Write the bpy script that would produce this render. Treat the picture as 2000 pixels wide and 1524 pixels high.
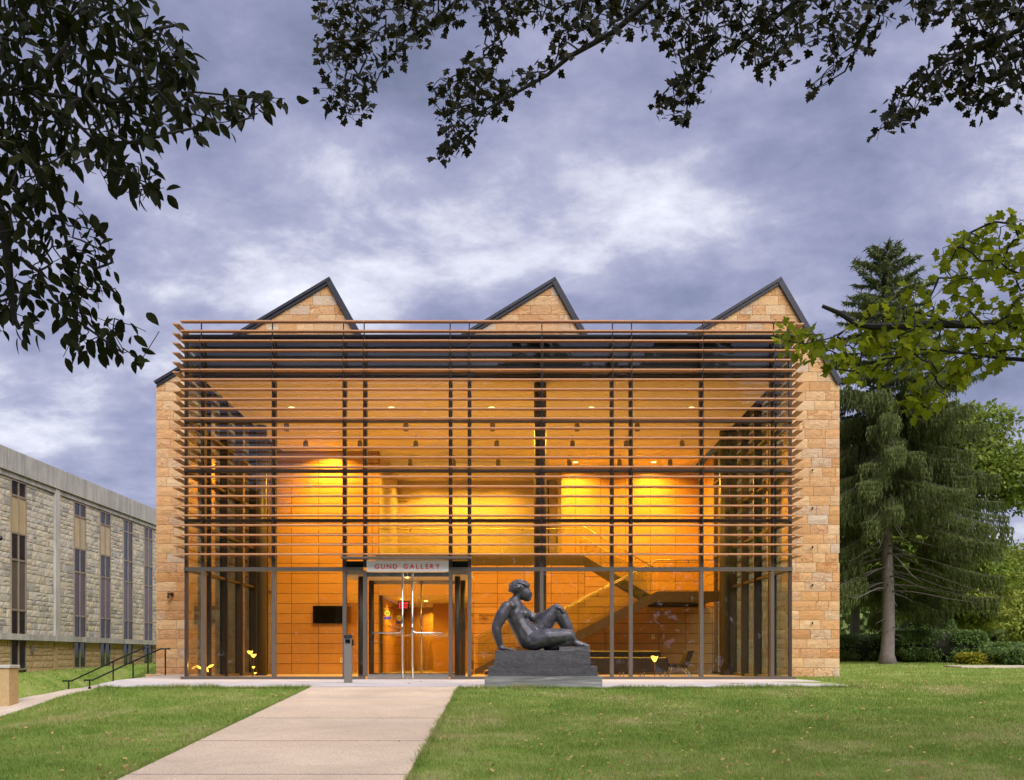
import bpy, bmesh, math, random
import numpy as np
from mathutils import Vector, Matrix, noise as mnoise

random.seed(7)
rng = np.random.default_rng(7)
for _o in list(bpy.data.objects):
    bpy.data.objects.remove(_o, do_unlink=True)
scene = bpy.context.scene
COL = scene.collection
R = math.radians

# ------------------------------------------------------------------ camera
F = 2064.0            # focal length in photograph pixels
CAMY, CAMZ = -24.0, 0.5
cam_data = bpy.data.cameras.new('camera')
cam = bpy.data.objects.new('camera', cam_data)
COL.objects.link(cam)
cam.location = (0, CAMY, CAMZ)
cam.rotation_euler = (R(90), 0, 0)
cam_data.sensor_width = 36.0
cam_data.lens = 36.0 * F / 2000.0
cam_data.shift_y = 0.2615
cam_data.clip_end = 2000
scene.camera = cam

# ------------------------------------------------------------------ sky, sun, exposure
SUN_EL, SUN_AZ = R(50), R(152)      # azimuth clockwise from +Y: behind the camera, to the right
world = bpy.data.worlds.new('World')
scene.world = world
world.use_nodes = True
wn, wl = world.node_tree.nodes, world.node_tree.links
wn.clear()
w_out = wn.new('ShaderNodeOutputWorld')
w_sky = wn.new('ShaderNodeTexSky')
w_sky.sky_type = 'NISHITA'
w_sky.sun_disc = False
w_sky.sun_elevation = SUN_EL
w_sky.sun_rotation = SUN_AZ
w_bg1 = wn.new('ShaderNodeBackground')
w_bg1.inputs[1].default_value = 0.05
wl.new(w_sky.outputs[0], w_bg1.inputs[0])
w_geo = wn.new('ShaderNodeNewGeometry')
w_neg = wn.new('ShaderNodeVectorMath'); w_neg.operation = 'SCALE'; w_neg.inputs[3].default_value = -1.0
wl.new(w_geo.outputs['Incoming'], w_neg.inputs[0])
w_sep = wn.new('ShaderNodeSeparateXYZ')
wl.new(w_neg.outputs[0], w_sep.inputs[0])
def wmath(op, a, b):
    n = wn.new('ShaderNodeMath'); n.operation = op
    for k, v in ((0, a), (1, b)):
        if hasattr(v, 'links'): wl.new(v, n.inputs[k])
        else: n.inputs[k].default_value = v
    return n.outputs[0]
w_z = wmath('ADD', wmath('MAXIMUM', w_sep.outputs[2], 0.0), 0.34)
w_cmb = wn.new('ShaderNodeCombineXYZ')
wl.new(wmath('DIVIDE', w_sep.outputs[0], w_z), w_cmb.inputs[0])
wl.new(wmath('DIVIDE', w_sep.outputs[1], w_z), w_cmb.inputs[1])
w_map = wn.new('ShaderNodeMapping')
w_map.inputs['Location'].default_value = (20.95, 3.45, 0.0)
w_map.inputs['Rotation'].default_value = (0, 0, R(18))
w_map.inputs['Scale'].default_value = (1.0, 1.15, 1.0)
wl.new(w_cmb.outputs[0], w_map.inputs[0])
def wnoise(scale, detail, rough, dist):
    n = wn.new('ShaderNodeTexNoise')
    n.inputs['Scale'].default_value = scale; n.inputs['Detail'].default_value = detail
    n.inputs['Roughness'].default_value = rough; n.inputs['Distortion'].default_value = dist
    wl.new(w_map.outputs[0], n.inputs['Vector'])
    return n.outputs['Fac']
w_n1 = wnoise(1.7, 10, 0.58, 0.12)
w_n2 = wnoise(5.2, 9, 0.62, 0.15)
w_mix = wmath('ADD', wmath('MULTIPLY', w_n1, 0.62), wmath('MULTIPLY', w_n2, 0.38))
w_ramp = wn.new('ShaderNodeValToRGB')
cr = w_ramp.color_ramp
cr.elements[0].position = 0.36; cr.elements[0].color = (0.046, 0.051, 0.080, 1)
cr.elements[1].position = 0.67; cr.elements[1].color = (0.27, 0.274, 0.30, 1)
for p, c in ((0.44, (0.069, 0.074, 0.116, 1)), (0.495, (0.093, 0.095, 0.142, 1)), (0.54, (0.120, 0.122, 0.166, 1)), (0.585, (0.180, 0.182, 0.216, 1))):
    e = cr.elements.new(p); e.color = c
wl.new(w_mix, w_ramp.inputs[0])
w_bg2 = wn.new('ShaderNodeBackground')
w_bg2.inputs[1].default_value = 1.0
wl.new(w_ramp.outputs[0], w_bg2.inputs[0])
w_ms = wn.new('ShaderNodeMixShader')
w_ms.inputs[0].default_value = 0.93
wl.new(w_bg1.outputs[0], w_ms.inputs[1]); wl.new(w_bg2.outputs[0], w_ms.inputs[2])
wl.new(w_ms.outputs[0], w_out.inputs[0])

sun_data = bpy.data.lights.new('sun', 'SUN')
sun_data.energy = 1.5
sun_data.angle = R(56)
sun_data.color = (1.0, 0.95, 0.89)
sun = bpy.data.objects.new('sun', sun_data)
COL.objects.link(sun)
_sd = Vector((math.sin(SUN_AZ) * math.cos(SUN_EL), math.cos(SUN_AZ) * math.cos(SUN_EL), math.sin(SUN_EL)))
sun.rotation_euler = _sd.to_track_quat('Z', 'Y').to_euler()
sun.location = _sd * 60

scene.render.engine = 'CYCLES'
scene.cycles.use_denoising = True
scene.cycles.max_bounces = 8
scene.cycles.diffuse_bounces = 4
scene.cycles.glossy_bounces = 3
scene.cycles.transmission_bounces = 4
scene.cycles.transparent_max_bounces = 24
scene.cycles.sample_clamp_indirect = 6.0
scene.cycles.caustics_reflective = False
scene.cycles.caustics_refractive = False
vs = scene.view_settings
vs.view_transform = 'Standard'; vs.look = 'None'; vs.gamma = 1.0; vs.use_curve_mapping = False
vs.exposure = 2.0

# ------------------------------------------------------------------ helpers
def P(px, py, d):
    """A point of the photograph at distance d in front of the camera plane."""
    return Vector(((px - 1000.0) * d / F, d + CAMY, CAMZ + (1285.0 - py) * d / F))
def XP(px, d): return (px - 1000.0) * d / F
def ZP(py, d): return CAMZ + (1285.0 - py) * d / F

W = {}
def link(o, parent=None, M=None):
    COL.objects.link(o)
    M = M if M is not None else Matrix.Identity(4)
    if parent is not None:
        o.parent = parent
        o.matrix_parent_inverse = W[parent.name].inverted()
    o.matrix_basis = M
    W[o.name] = M
    return o
def tag(o, label=None, cat=None, group=None, kind=None):
    for k, v in (('label', label), ('category', cat), ('group', group), ('kind', kind)):
        if v: o[k] = v
    return o
def thing(name, label, cat, loc=(0, 0, 0), group=None, rz=0.0):
    o = bpy.data.objects.new(name, None)
    o.empty_display_size = 0.2
    link(o, None, Matrix.Translation(loc) @ Matrix.Rotation(rz, 4, 'Z'))
    return tag(o, label, cat, group)
def mobj(name, mesh, mat=None, parent=None, M=None, kind=None, label=None):
    o = bpy.data.objects.new(name, mesh)
    if mat is not None and not mesh.materials:
        mesh.materials.append(mat)
    link(o, parent, M)
    return tag(o, label, None, None, kind)

class MB:
    """Collects simple shapes into one mesh."""
    def __init__(s): s.v, s.f = [], []
    def add(s, vs_, fs):
        n = len(s.v); s.v += [tuple(v) for v in vs_]; s.f += [tuple(i + n for i in f) for f in fs]; return s
    def box(s, x0, x1, y0, y1, z0, z1):
        return s.add([(x0,y0,z0),(x1,y0,z0),(x1,y1,z0),(x0,y1,z0),(x0,y0,z1),(x1,y0,z1),(x1,y1,z1),(x0,y1,z1)],
              [(0,3,2,1),(4,5,6,7),(0,1,5,4),(1,2,6,5),(2,3,7,6),(3,0,4,7)])
    def bbox(s, x0, x1, y0, y1, z0, z1, b=0.005):
        """box with bevelled vertical front edges and top (chamfer)"""
        pts = []
        for z, i in ((z0, 0), (z1 - b, 0), (z1, b)):
            pts += [(x0+b+i,y0+i,z),(x1-b-i,y0+i,z),(x1-i,y0+b+i,z),(x1-i,y1-b-i,z),(x1-b-i,y1-i,z),(x0+b+i,y1-i,z),(x0+i,y1-b-i,z),(x0+i,y0+b+i,z)]
        fs = [tuple(range(7,-1,-1)), tuple(range(16,24))]
        for r in (0, 8):
            for k in range(8):
                fs.append((r+k, r+(k+1)%8, r+8+(k+1)%8, r+8+k))
        return s.add(pts, fs)
    def poly(s, pts2, axis, a0, a1):
        """prism of a polygon in the plane across the axis ('y': pts are (x,z); 'x': (y,z); 'z': (x,y))"""
        n = len(pts2)
        def mk(p, a): return {'y': (p[0], a, p[1]), 'x': (a, p[0], p[1]), 'z': (p[0], p[1], a)}[axis]
        vs_ = [mk(p, a0) for p in pts2] + [mk(p, a1) for p in pts2]
        fs = [tuple(range(n)), tuple(range(2*n-1, n-1, -1))] + [(k, k+n, (k+1)%n+n, (k+1)%n) for k in range(n)]
        return s.add(vs_, fs)
    def tube(s, pts, radii, n=8, cap=True):
        pts = [Vector(p) for p in pts]
        if not hasattr(radii, '__len__'): radii = [radii]*len(pts)
        rings = []
        up = Vector((0.13, 0.07, 1.0))
        for i, p in enumerate(pts):
            t = (pts[min(i+1, len(pts)-1)] - pts[max(i-1, 0)])
            if t.length < 1e-9: t = Vector((0, 0, 1))
            t.normalize()
            a = t.cross(up)
            if a.length < 1e-3: a = t.cross(Vector((1, 0, 0)))
            a.normalize(); b = t.cross(a)
            rings.append([p + (a*math.cos(k*2*math.pi/n) + b*math.sin(k*2*math.pi/n))*radii[i] for k in range(n)])
        vs_ = [v for r in rings for v in r]
        fs = []
        for i in range(len(pts)-1):
            for k in range(n):
                fs.append((i*n+k, i*n+(k+1)%n, (i+1)*n+(k+1)%n, (i+1)*n+k))
        if cap:
            fs.append(tuple(range(n-1, -1, -1))); fs.append(tuple(range((len(pts)-1)*n, len(pts)*n)))
        return s.add(vs_, fs)
    def cyl(s, x, y, z0, z1, r, n=16): return s.tube([(x,y,z0),(x,y,z1)], r, n)
    def lathe(s, cx, cy, prof, n=20):
        vs_, fs = [], []
        for r_, z_ in prof:
            vs_ += [(cx+r_*math.cos(k*2*math.pi/n), cy+r_*math.sin(k*2*math.pi/n), z_) for k in range(n)]
        for i in range(len(prof)-1):
            for k in range(n):
                fs.append((i*n+k, i*n+(k+1)%n, (i+1)*n+(k+1)%n, (i+1)*n+k))
        return s.add(vs_, fs)
    def mesh(s, name='mesh', smooth=False):
        m = bpy.data.meshes.new(name)
        m.from_pydata(s.v, [], s.f)
        bm = bmesh.new(); bm.from_mesh(m)
        bmesh.ops.recalc_face_normals(bm, faces=bm.faces)
        bm.to_mesh(m); bm.free()
        if smooth:
            m.polygons.foreach_set('use_smooth', [True]*len(m.polygons))
        m.update()
        return m
    def build(s, name, mat, parent=None, smooth=False, kind=None, label=None):
        return mobj(name, s.mesh(name, smooth), mat, parent, None, kind, label)

def np_mesh(name, verts, tris, smooth=False):
    """verts (N,3), tris (M,3) numpy arrays to a mesh"""
    m = bpy.data.meshes.new(name)
    m.vertices.add(len(verts)); m.vertices.foreach_set('co', np.ascontiguousarray(verts, dtype=np.float32).ravel())
    nt = len(tris)
    m.loops.add(nt*3); m.loops.foreach_set('vertex_index', np.ascontiguousarray(tris, dtype=np.int32).ravel())
    m.polygons.add(nt)
    m.polygons.foreach_set('loop_start', np.arange(0, nt*3, 3, dtype=np.int32))
    m.polygons.foreach_set('loop_total', np.full(nt, 3, dtype=np.int32))
    if smooth: m.polygons.foreach_set('use_smooth', np.ones(nt, dtype=bool))
    m.update(calc_edges=True); m.validate()
    return m

# ------------------------------------------------------------------ materials
class NT:
    def __init__(s, name):
        s.m = bpy.data.materials.new(name); s.m.use_nodes = True
        s.t = s.m.node_tree; s.n = s.t.nodes; s.l = s.t.links
        s.n.clear(); s.out = s.n.new('ShaderNodeOutputMaterial')
    def new(s, t, **kw):
        n = s.n.new(t)
        for k, v in kw.items(): setattr(n, k, v)
        return n
    def put(s, sock, v):
        if hasattr(v, 'links') and hasattr(v, 'node'): s.l.new(v, sock)
        elif isinstance(v, tuple) and len(v) == 3 and sock.type == 'RGBA': sock.default_value = (*v, 1)
        else: sock.default_value = v
    def math(s, op, a, b=0.0, c=None):
        n = s.new('ShaderNodeMath', operation=op)
        s.put(n.inputs[0], a); s.put(n.inputs[1], b)
        if c is not None: s.put(n.inputs[2], c)
        return n.outputs[0]
    def mix(s, f, a, b, blend='MIX'):
        n = s.new('ShaderNodeMix', data_type='RGBA', blend_type=blend)
        s.put(n.inputs[0], f); s.put(n.inputs[6], a); s.put(n.inputs[7], b)
        return n.outputs[2]
    def ramp(s, f, stops):
        n = s.new('ShaderNodeValToRGB'); c = n.color_ramp
        c.elements[0].position, c.elements[0].color = stops[0][0], (*stops[0][1], 1)
        c.elements[1].position, c.elements[1].color = stops[-1][0], (*stops[-1][1], 1)
        for p, q in stops[1:-1]:
            e = c.elements.new(p); e.color = (*q, 1)
        s.put(n.inputs[0], f); return n.outputs[0]
    def pos(s, scale=(1, 1, 1), rnd=0.0):
        g = s.new('ShaderNodeNewGeometry')
        m = s.new('ShaderNodeMapping'); m.inputs['Scale'].default_value = scale
        s.l.new(g.outputs['Position'], m.inputs[0])
        if rnd:
            a = s.new('ShaderNodeVectorMath', operation='ADD')
            sc = s.new('ShaderNodeCombineXYZ')
            r_ = s.math('MULTIPLY', s.rnd(), rnd)
            for k in range(3): s.l.new(r_, sc.inputs[k])
            s.l.new(m.outputs[0], a.inputs[0]); s.l.new(sc.outputs[0], a.inputs[1])
            return a.outputs[0]
        return m.outputs[0]
    def rnd(s):
        """one random number per object and per loose piece"""
        if not hasattr(s, '_r'):
            g = s.new('ShaderNodeNewGeometry'); o = s.new('ShaderNodeObjectInfo')
            s._r = s.math('FRACT', s.math('ADD', g.outputs['Random Per Island'], o.outputs['Random']))
        return s._r
    def noise(s, vec, scale, detail=4, rough=0.55, dist=0.0, out='Fac'):
        n = s.new('ShaderNodeTexNoise')
        s.put(n.inputs['Vector'], vec)
        n.inputs['Scale'].default_value = scale; n.inputs['Detail'].default_value = detail
        n.inputs['Roughness'].default_value = rough; n.inputs['Distortion'].default_value = dist
        return n.outputs[out]
    def bump(s, h, strength=0.3, dist=0.02):
        n = s.new('ShaderNodeBump'); n.inputs['Strength'].default_value = strength; n.inputs['Distance'].default_value = dist
        s.put(n.inputs['Height'], h); return n.outputs[0]
    def bsdf(s, color, rough=0.6, metal=0.0, normal=None, spec=None, emit=None, estr=0.0):
        n = s.new('ShaderNodeBsdfPrincipled')
        s.put(n.inputs['Base Color'], color); s.put(n.inputs['Roughness'], rough); n.inputs['Metallic'].default_value = metal
        if normal is not None: s.l.new(normal, n.inputs['Normal'])
        if spec is not None: n.inputs['Specular IOR Level'].default_value = spec
        if emit is not None:
            s.put(n.inputs['Emission Color'], emit); n.inputs['Emission Strength'].default_value = estr
        return n.outputs[0]
    def done(s, sh):
        s.l.new(sh, s.out.inputs[0]); return s.m

def simple(name, col, rough=0.6, metal=0.0, var=0.18, scale=6.0, bump=0.0, bscale=40.0, spec=None):
    t = NT(name)
    v = t.noise(t.pos(rnd=7.0), scale, 5, 0.6)
    dark = tuple(c*(1-var) for c in col); light = tuple(min(1, c*(1+var)) for c in col)
    c = t.ramp(v, [(0.3, dark), (0.7, light)])
    c = t.mix(0.5, c, t.mix(t.rnd(), dark, light))
    nrm = t.bump(t.noise(t.pos(), bscale, 4, 0.6), bump, 0.01) if bump else None
    rr = t.math('ADD', t.math('MULTIPLY', v, 0.2), rough-0.1)
    return t.done(t.bsdf(c, rr, metal, nrm, spec))

def mat_sandstone(name, pal, vein, zs=2.2, vs_=1.3):
    t = NT(name)
    r = t.rnd()
    p = t.pos((1, 1, zs), rnd=43.0)
    warp = t.noise(p, vs_, 7, 0.62, 1.9)
    fine = t.noise(p, 9.0, 6, 0.65, 0.6)
    base = t.ramp(r, [(i/(len(pal)-1), c) for i, c in enumerate(pal)])
    base = t.mix(t.math('MULTIPLY', fine, 0.35), base, tuple(c*0.66 for c in pal[0]))
    band = t.ramp(warp, [(0.40, (0, 0, 0)), (0.455, (1, 1, 1)), (0.48, (0.1, 0.1, 0.1)), (0.56, (0.55, 0.55, 0.55)), (0.60, (0, 0, 0)), (0.68, (0.35, 0.35, 0.35))])
    sepc = t.new('ShaderNodeSeparateColor'); t.l.new(band, sepc.inputs[0])
    amt = t.math('MULTIPLY', sepc.outputs[0], t.math('MULTIPLY_ADD', t.math('FRACT', t.math('MULTIPLY', r, 7.31)), 0.62, 0.42))
    c = t.mix(amt, base, vein)
    h = t.math('ADD', t.math('MULTIPLY', warp, 0.8), t.math('MULTIPLY', fine, 0.35))
    return t.done(t.bsdf(c, 0.85, 0, t.bump(h, 0.7, 0.025), 0.25))

M = {}
M['stone'] = mat_sandstone('sandstone', [(0.63, 0.40, 0.20), (0.68, 0.51, 0.33), (0.56, 0.30, 0.125), (0.66, 0.44, 0.24), (0.54, 0.46, 0.37), (0.62, 0.35, 0.16), (0.69, 0.48, 0.28), (0.46, 0.235, 0.095)], (0.27, 0.085, 0.022), 2.6, 1.9)
M['mortar'] = simple('pale mortar', (0.56, 0.43, 0.31), 0.9, bump=0.3)
M['hallstone'] = mat_sandstone('weathered limestone', [(0.62, 0.55, 0.43), (0.70, 0.64, 0.54), (0.50, 0.47, 0.42), (0.68, 0.58, 0.41), (0.30, 0.29, 0.28), (0.66, 0.62, 0.56), (0.72, 0.63, 0.48), (0.58, 0.52, 0.44)], (0.22, 0.205, 0.19), 1.0, 2.6)
M['basestone'] = mat_sandstone('tan base stone', [(0.50, 0.36, 0.19), (0.56, 0.42, 0.25), (0.46, 0.33, 0.18)], (0.30, 0.19, 0.09), 1.0, 2.0)
M['hallmortar'] = simple('grey mortar', (0.48, 0.44, 0.36), 0.9, bump=0.4)

def mat_concrete(name, col, streak=True, speck=0.0):
    t = NT(name)
    n1 = t.noise(t.pos(), 1.1, 6, 0.6, 0.4)
    st = t.noise(t.pos((1.6, 1.6, 0.10)), 2.2, 6, 0.65)
    fine = t.noise(t.pos(), 60, 3, 0.7)
    c = t.mix(t.ramp(n1, [(0.35, (0, 0, 0)), (0.7, (1, 1, 1))]), tuple(x*0.80 for x in col), tuple(min(1, x*1.12) for x in col))
    c = t.mix(t.math('MULTIPLY', t.ramp(t.noise(t.pos((1, 1, 1)), 3.7, 6, 0.7, 1.0), [(0.55, (0, 0, 0)), (0.72, (1, 1, 1))]), 0.35), c, tuple(x*0.62 for x in col))
    if streak:
        c = t.mix(t.math('MULTIPLY', t.ramp(st, [(0.45, (0, 0, 0)), (0.66, (1, 1, 1))]), 0.65), c, tuple(x*0.45 for x in col))
    if speck:
        c = t.mix(t.math('MULTIPLY', t.ramp(fine, [(0.40, (1, 1, 1)), (0.56, (0, 0, 0))]), speck), c, tuple(x*0.45 for x in col))
        c = t.mix(t.math('MULTIPLY', t.ramp(t.noise(t.pos((1, 1, 1)), 95, 2, 0.6), [(0.56, (0, 0, 0)), (0.68, (1, 1, 1))]), speck), c, (0.75, 0.66, 0.58))
    return t.done(t.bsdf(c, 0.85, 0, t.bump(t.math('ADD', n1, t.math('MULTIPLY', fine, 0.3)), 0.35, 0.012), 0.3))
M['concrete'] = mat_concrete('weathered concrete', (0.46, 0.44, 0.42))
M['apron'] = mat_concrete('broom finished concrete', (0.44, 0.42, 0.44), False, 0.15)
M['path'] = mat_concrete('exposed aggregate concrete', (0.58, 0.455, 0.345), False, 0.6)
M['sidepath'] = mat_concrete('pale side path concrete', (0.50, 0.42, 0.36), False, 0.2)

M['alu'] = simple('bronze grey aluminium', (0.115, 0.098, 0.085), 0.42, 0.35, 0.06)
M['darkalu'] = simple('dark brown aluminium', (0.045, 0.036, 0.034), 0.45, 0.3, 0.08)
M['zinc'] = simple('dark zinc trim', (0.026, 0.025, 0.036), 0.45, 0.4, 0.12)
M['louvre'] = simple('copper tan louvre paint', (0.43, 0.215, 0.115), 0.42, 0.1, 0.07)
M['steel'] = simple('polished steel', (0.55, 0.54, 0.52), 0.22, 1.0, 0.05)
M['brass'] = simple('satin rail metal', (0.36, 0.31, 0.23), 0.42, 0.9, 0.05)
M['blackrail'] = simple('black painted steel', (0.012, 0.012, 0.014), 0.4, 0.2, 0.1)
M['spandrel'] = simple('dark spandrel backing', (0.008, 0.007, 0.011), 0.5, 0, 0.2)
M['greenpanel'] = simple('dark green glass panel', (0.018, 0.022, 0.016), 0.12, 0, 0.1)
M['plaster'] = simple('white plaster', (0.58, 0.47, 0.33), 0.8, 0, 0.03, 2.0)
M['ceiling'] = simple('lobby ceiling paint', (0.82, 0.76, 0.64), 0.85, 0, 0.03, 1.5)
M['floor'] = simple('lobby stone floor', (0.48, 0.39, 0.29), 0.28, 0, 0.12, 1.2)
M['brownsteel'] = simple('brown painted steel', (0.060, 0.043, 0.028), 0.5, 0.1, 0.08)
M['column'] = simple('dark column paint', (0.050, 0.042, 0.036), 0.45, 0.1, 0.1)
M['soffit'] = simple('light soffit', (0.62, 0.56, 0.48), 0.7, 0, 0.03)
M['screen'] = simple('black screen glass', (0.004, 0.004, 0.005), 0.08)
M['signboard'] = simple('brushed sign panel', (0.80, 0.80, 0.78), 0.45, 0.0, 0.05)
M['red'] = simple('red enamel', (0.75, 0.02, 0.04), 0.35)
M['darkleather'] = simple('dark brown leather', (0.022, 0.016, 0.012), 0.45, 0, 0.25)
M['letter'] = simple('bronze lettering', (0.10, 0.06, 0.03), 0.4, 0.5)
M['yellow'] = simple('yellow sticker', (0.80, 0.66, 0.02), 0.4, 0, 0.05)
M['blue'] = simple('blue sticker', (0.05, 0.06, 0.35), 0.4)
M['white'] = simple('white plastic', (0.7, 0.68, 0.62), 0.4, 0, 0.03)
M['postgrey'] = simple('grey painted post', (0.20, 0.18, 0.16), 0.45, 0.3, 0.06)

def mat_panel():
    t = NT('maple veneer panel')
    r = t.rnd()
    g = t.noise(t.pos((0.8, 0.8, 26), rnd=31.0), 1.5, 6, 0.65, 0.4)
    g2 = t.noise(t.pos((0.5, 0.5, 3.0), rnd=31.0), 2.0, 3, 0.5)
    c = t.ramp(g, [(0.25, (0.38, 0.20, 0.075)), (0.55, (0.50, 0.28, 0.11)), (0.8, (0.56, 0.33, 0.14))])
    c = t.mix(0.38, c, t.ramp(r, [(0.0, (0.38, 0.205, 0.085)), (0.5, (0.48, 0.28, 0.12)), (1.0, (0.57, 0.36, 0.17))]))
    c = t.mix(t.math('MULTIPLY', g2, 0.3), c, (0.30, 0.15, 0.055))
    return t.done(t.bsdf(c, 0.38, 0, None, 0.4))
M['panel'] = mat_panel()
M['panelgap'] = simple('dark panel joint', (0.10, 0.05, 0.02), 0.8)

def mat_glass(name, tint, refl=0.045):
    t = NT(name)
    g = t.new('ShaderNodeNewGeometry')
    d = t.new('ShaderNodeVectorMath', operation='DOT_PRODUCT')
    t.l.new(g.outputs['Incoming'], d.inputs[0]); t.l.new(g.outputs['Normal'], d.inputs[1])
    c = t.math('ABSOLUTE', d.outputs['Value'])
    f = t.math('MULTIPLY_ADD', t.math('POWER', t.math('SUBTRACT', 1.0, c), 5.0), 1-refl, refl)
    tr = t.new('ShaderNodeBsdfTransparent'); tr.inputs[0].default_value = (*tint, 1)
    gl = t.new('ShaderNodeBsdfGlossy'); gl.inputs['Roughness'].default_value = 0.0
    gl.inputs[0].default_value = (1, 1, 1, 1)
    mx = t.new('ShaderNodeMixShader')
    t.l.new(f, mx.inputs[0]); t.l.new(tr.outputs[0], mx.inputs[1]); t.l.new(gl.outputs[0], mx.inputs[2])
    return t.done(mx.outputs[0])
M['glass'] = mat_glass('clear facade glass', (0.955, 0.965, 0.955), 0.05)
M['sideglass'] = mat_glass('tinted side glass', (0.72, 0.76, 0.69), 0.05)
M['railglass'] = mat_glass('balustrade glass', (0.93, 0.95, 0.92), 0.04)

def mat_hallglass(name, col, rough=0.06):
    t = NT(name)
    v = t.noise(t.pos(rnd=9.0), 0.9, 2, 0.5)
    c = t.mix(v, tuple(x*0.7 for x in col), tuple(x*1.25 for x in col))
    return t.done(t.bsdf(c, rough, 0, None, 0.6))
M['darkpane'] = mat_hallglass('dark window glass', (0.010, 0.012, 0.022))
M['blindpane'] = mat_hallglass('window with drawn blind', (0.46, 0.36, 0.20), 0.25)
M['greypane'] = mat_hallglass('window with grey curtain', (0.10, 0.085, 0.075), 0.15)
M['purplepane'] = mat_hallglass('window with purple curtain', (0.085, 0.055, 0.075), 0.15)
M['hallframe'] = simple('brown window frame', (0.27, 0.21, 0.165), 0.5, 0.1)

def emit(name, col, strength):
    t = NT(name); e = t.new('ShaderNodeEmission'); e.inputs[0].default_value = (*col, 1); e.inputs[1].default_value = strength
    return t.done(e.outputs[0])
WARM = (1.0, 0.49, 0.042)
M['lampglow'] = emit('lit lamp lens', (1.0, 0.62, 0.16), 4.5)
M['flowerglow'] = emit('lit glass flower', (1.0, 0.50, 0.06), 1.0)
M['exitglow'] = emit('lit exit letters', (1.0, 0.02, 0.04), 0.9)
M['groundglow'] = emit('lit ground lens', (1.0, 0.85, 0.6), 0.8)

def mat_leaf(name, cols, trans=0.3, rough=0.65, tcol=None):
    t = NT(name)
    r = t.rnd()
    n = t.noise(t.pos(), 1.1, 3, 0.6)
    c = t.ramp(t.math('FRACT', t.math('ADD', t.math('MULTIPLY', r, 0.75), t.math('MULTIPLY', n, 0.3))), [(i/(len(cols)-1), q) for i, q in enumerate(cols)])
    b = t.bsdf(c, rough, 0, None, 0.12)
    tl = t.new('ShaderNodeBsdfTranslucent')
    t.put(tl.inputs[0], t.mix(0.5, c, tcol or tuple(min(1, x*1.8) for x in cols[-1])))
    mx = t.new('ShaderNodeMixShader'); mx.inputs[0].default_value = trans
    t.l.new(b, mx.inputs[1]); t.l.new(tl.outputs[0], mx.inputs[2])
    return t.done(mx.outputs[0])
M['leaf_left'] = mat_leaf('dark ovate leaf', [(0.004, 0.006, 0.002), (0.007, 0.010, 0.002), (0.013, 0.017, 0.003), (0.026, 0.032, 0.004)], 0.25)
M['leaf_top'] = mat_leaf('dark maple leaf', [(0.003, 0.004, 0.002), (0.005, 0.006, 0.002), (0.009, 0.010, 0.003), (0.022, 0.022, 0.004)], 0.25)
M['leaf_right'] = mat_leaf('bright green maple leaf', [(0.050, 0.075, 0.005), (0.10, 0.135, 0.006), (0.165, 0.20, 0.008), (0.23, 0.25, 0.012)], 0.45)
M['leaf_bg'] = mat_leaf('background leaf', [(0.060, 0.100, 0.018), (0.105, 0.155, 0.026), (0.150, 0.195, 0.030), (0.205, 0.235, 0.040)], 0.3)
M['leaf_bg2'] = mat_leaf('background yellow green leaf', [(0.11, 0.145, 0.024), (0.165, 0.20, 0.032), (0.21, 0.235, 0.042), (0.26, 0.27, 0.06)], 0.3)
M['leaf_far'] = mat_leaf('far wood leaf', [(0.08, 0.12, 0.04), (0.13, 0.17, 0.055), (0.19, 0.23, 0.075)], 0.2)
M['needle'] = mat_leaf('spruce needle', [(0.046, 0.070, 0.022), (0.078, 0.108, 0.034), (0.118, 0.148, 0.048), (0.175, 0.190, 0.072)], 0.25, 0.6)
M['hedge'] = mat_leaf('clipped yew', [(0.065, 0.115, 0.034), (0.11, 0.175, 0.050), (0.17, 0.235, 0.070)], 0.2, 0.6)
M['hedge2'] = mat_leaf('lighter yew', [(0.065, 0.12, 0.035), (0.10, 0.16, 0.05), (0.14, 0.20, 0.065)], 0.15, 0.6)
M['flowers'] = mat_leaf('yellow ground cover', [(0.06, 0.10, 0.02), (0.16, 0.19, 0.03), (0.55, 0.45, 0.03)], 0.2)
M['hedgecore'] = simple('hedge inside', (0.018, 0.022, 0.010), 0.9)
M['bark'] = simple('grey brown bark', (0.10, 0.085, 0.075), 0.9, 0, 0.4, 3.0, 0.8, 22)
M['sprucebark'] = simple('pale spruce bark', (0.20, 0.165, 0.155), 0.9, 0, 0.4, 5.0, 1.0, 16)
M['darkbark'] = simple('dark twig bark', (0.009, 0.008, 0.007), 0.85, 0, 0.3)
M['deadleaf'] = mat_leaf('fallen leaf', [(0.36, 0.20, 0.07), (0.50, 0.34, 0.15), (0.24, 0.10, 0.04), (0.58, 0.46, 0.26)], 0.1)

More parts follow.
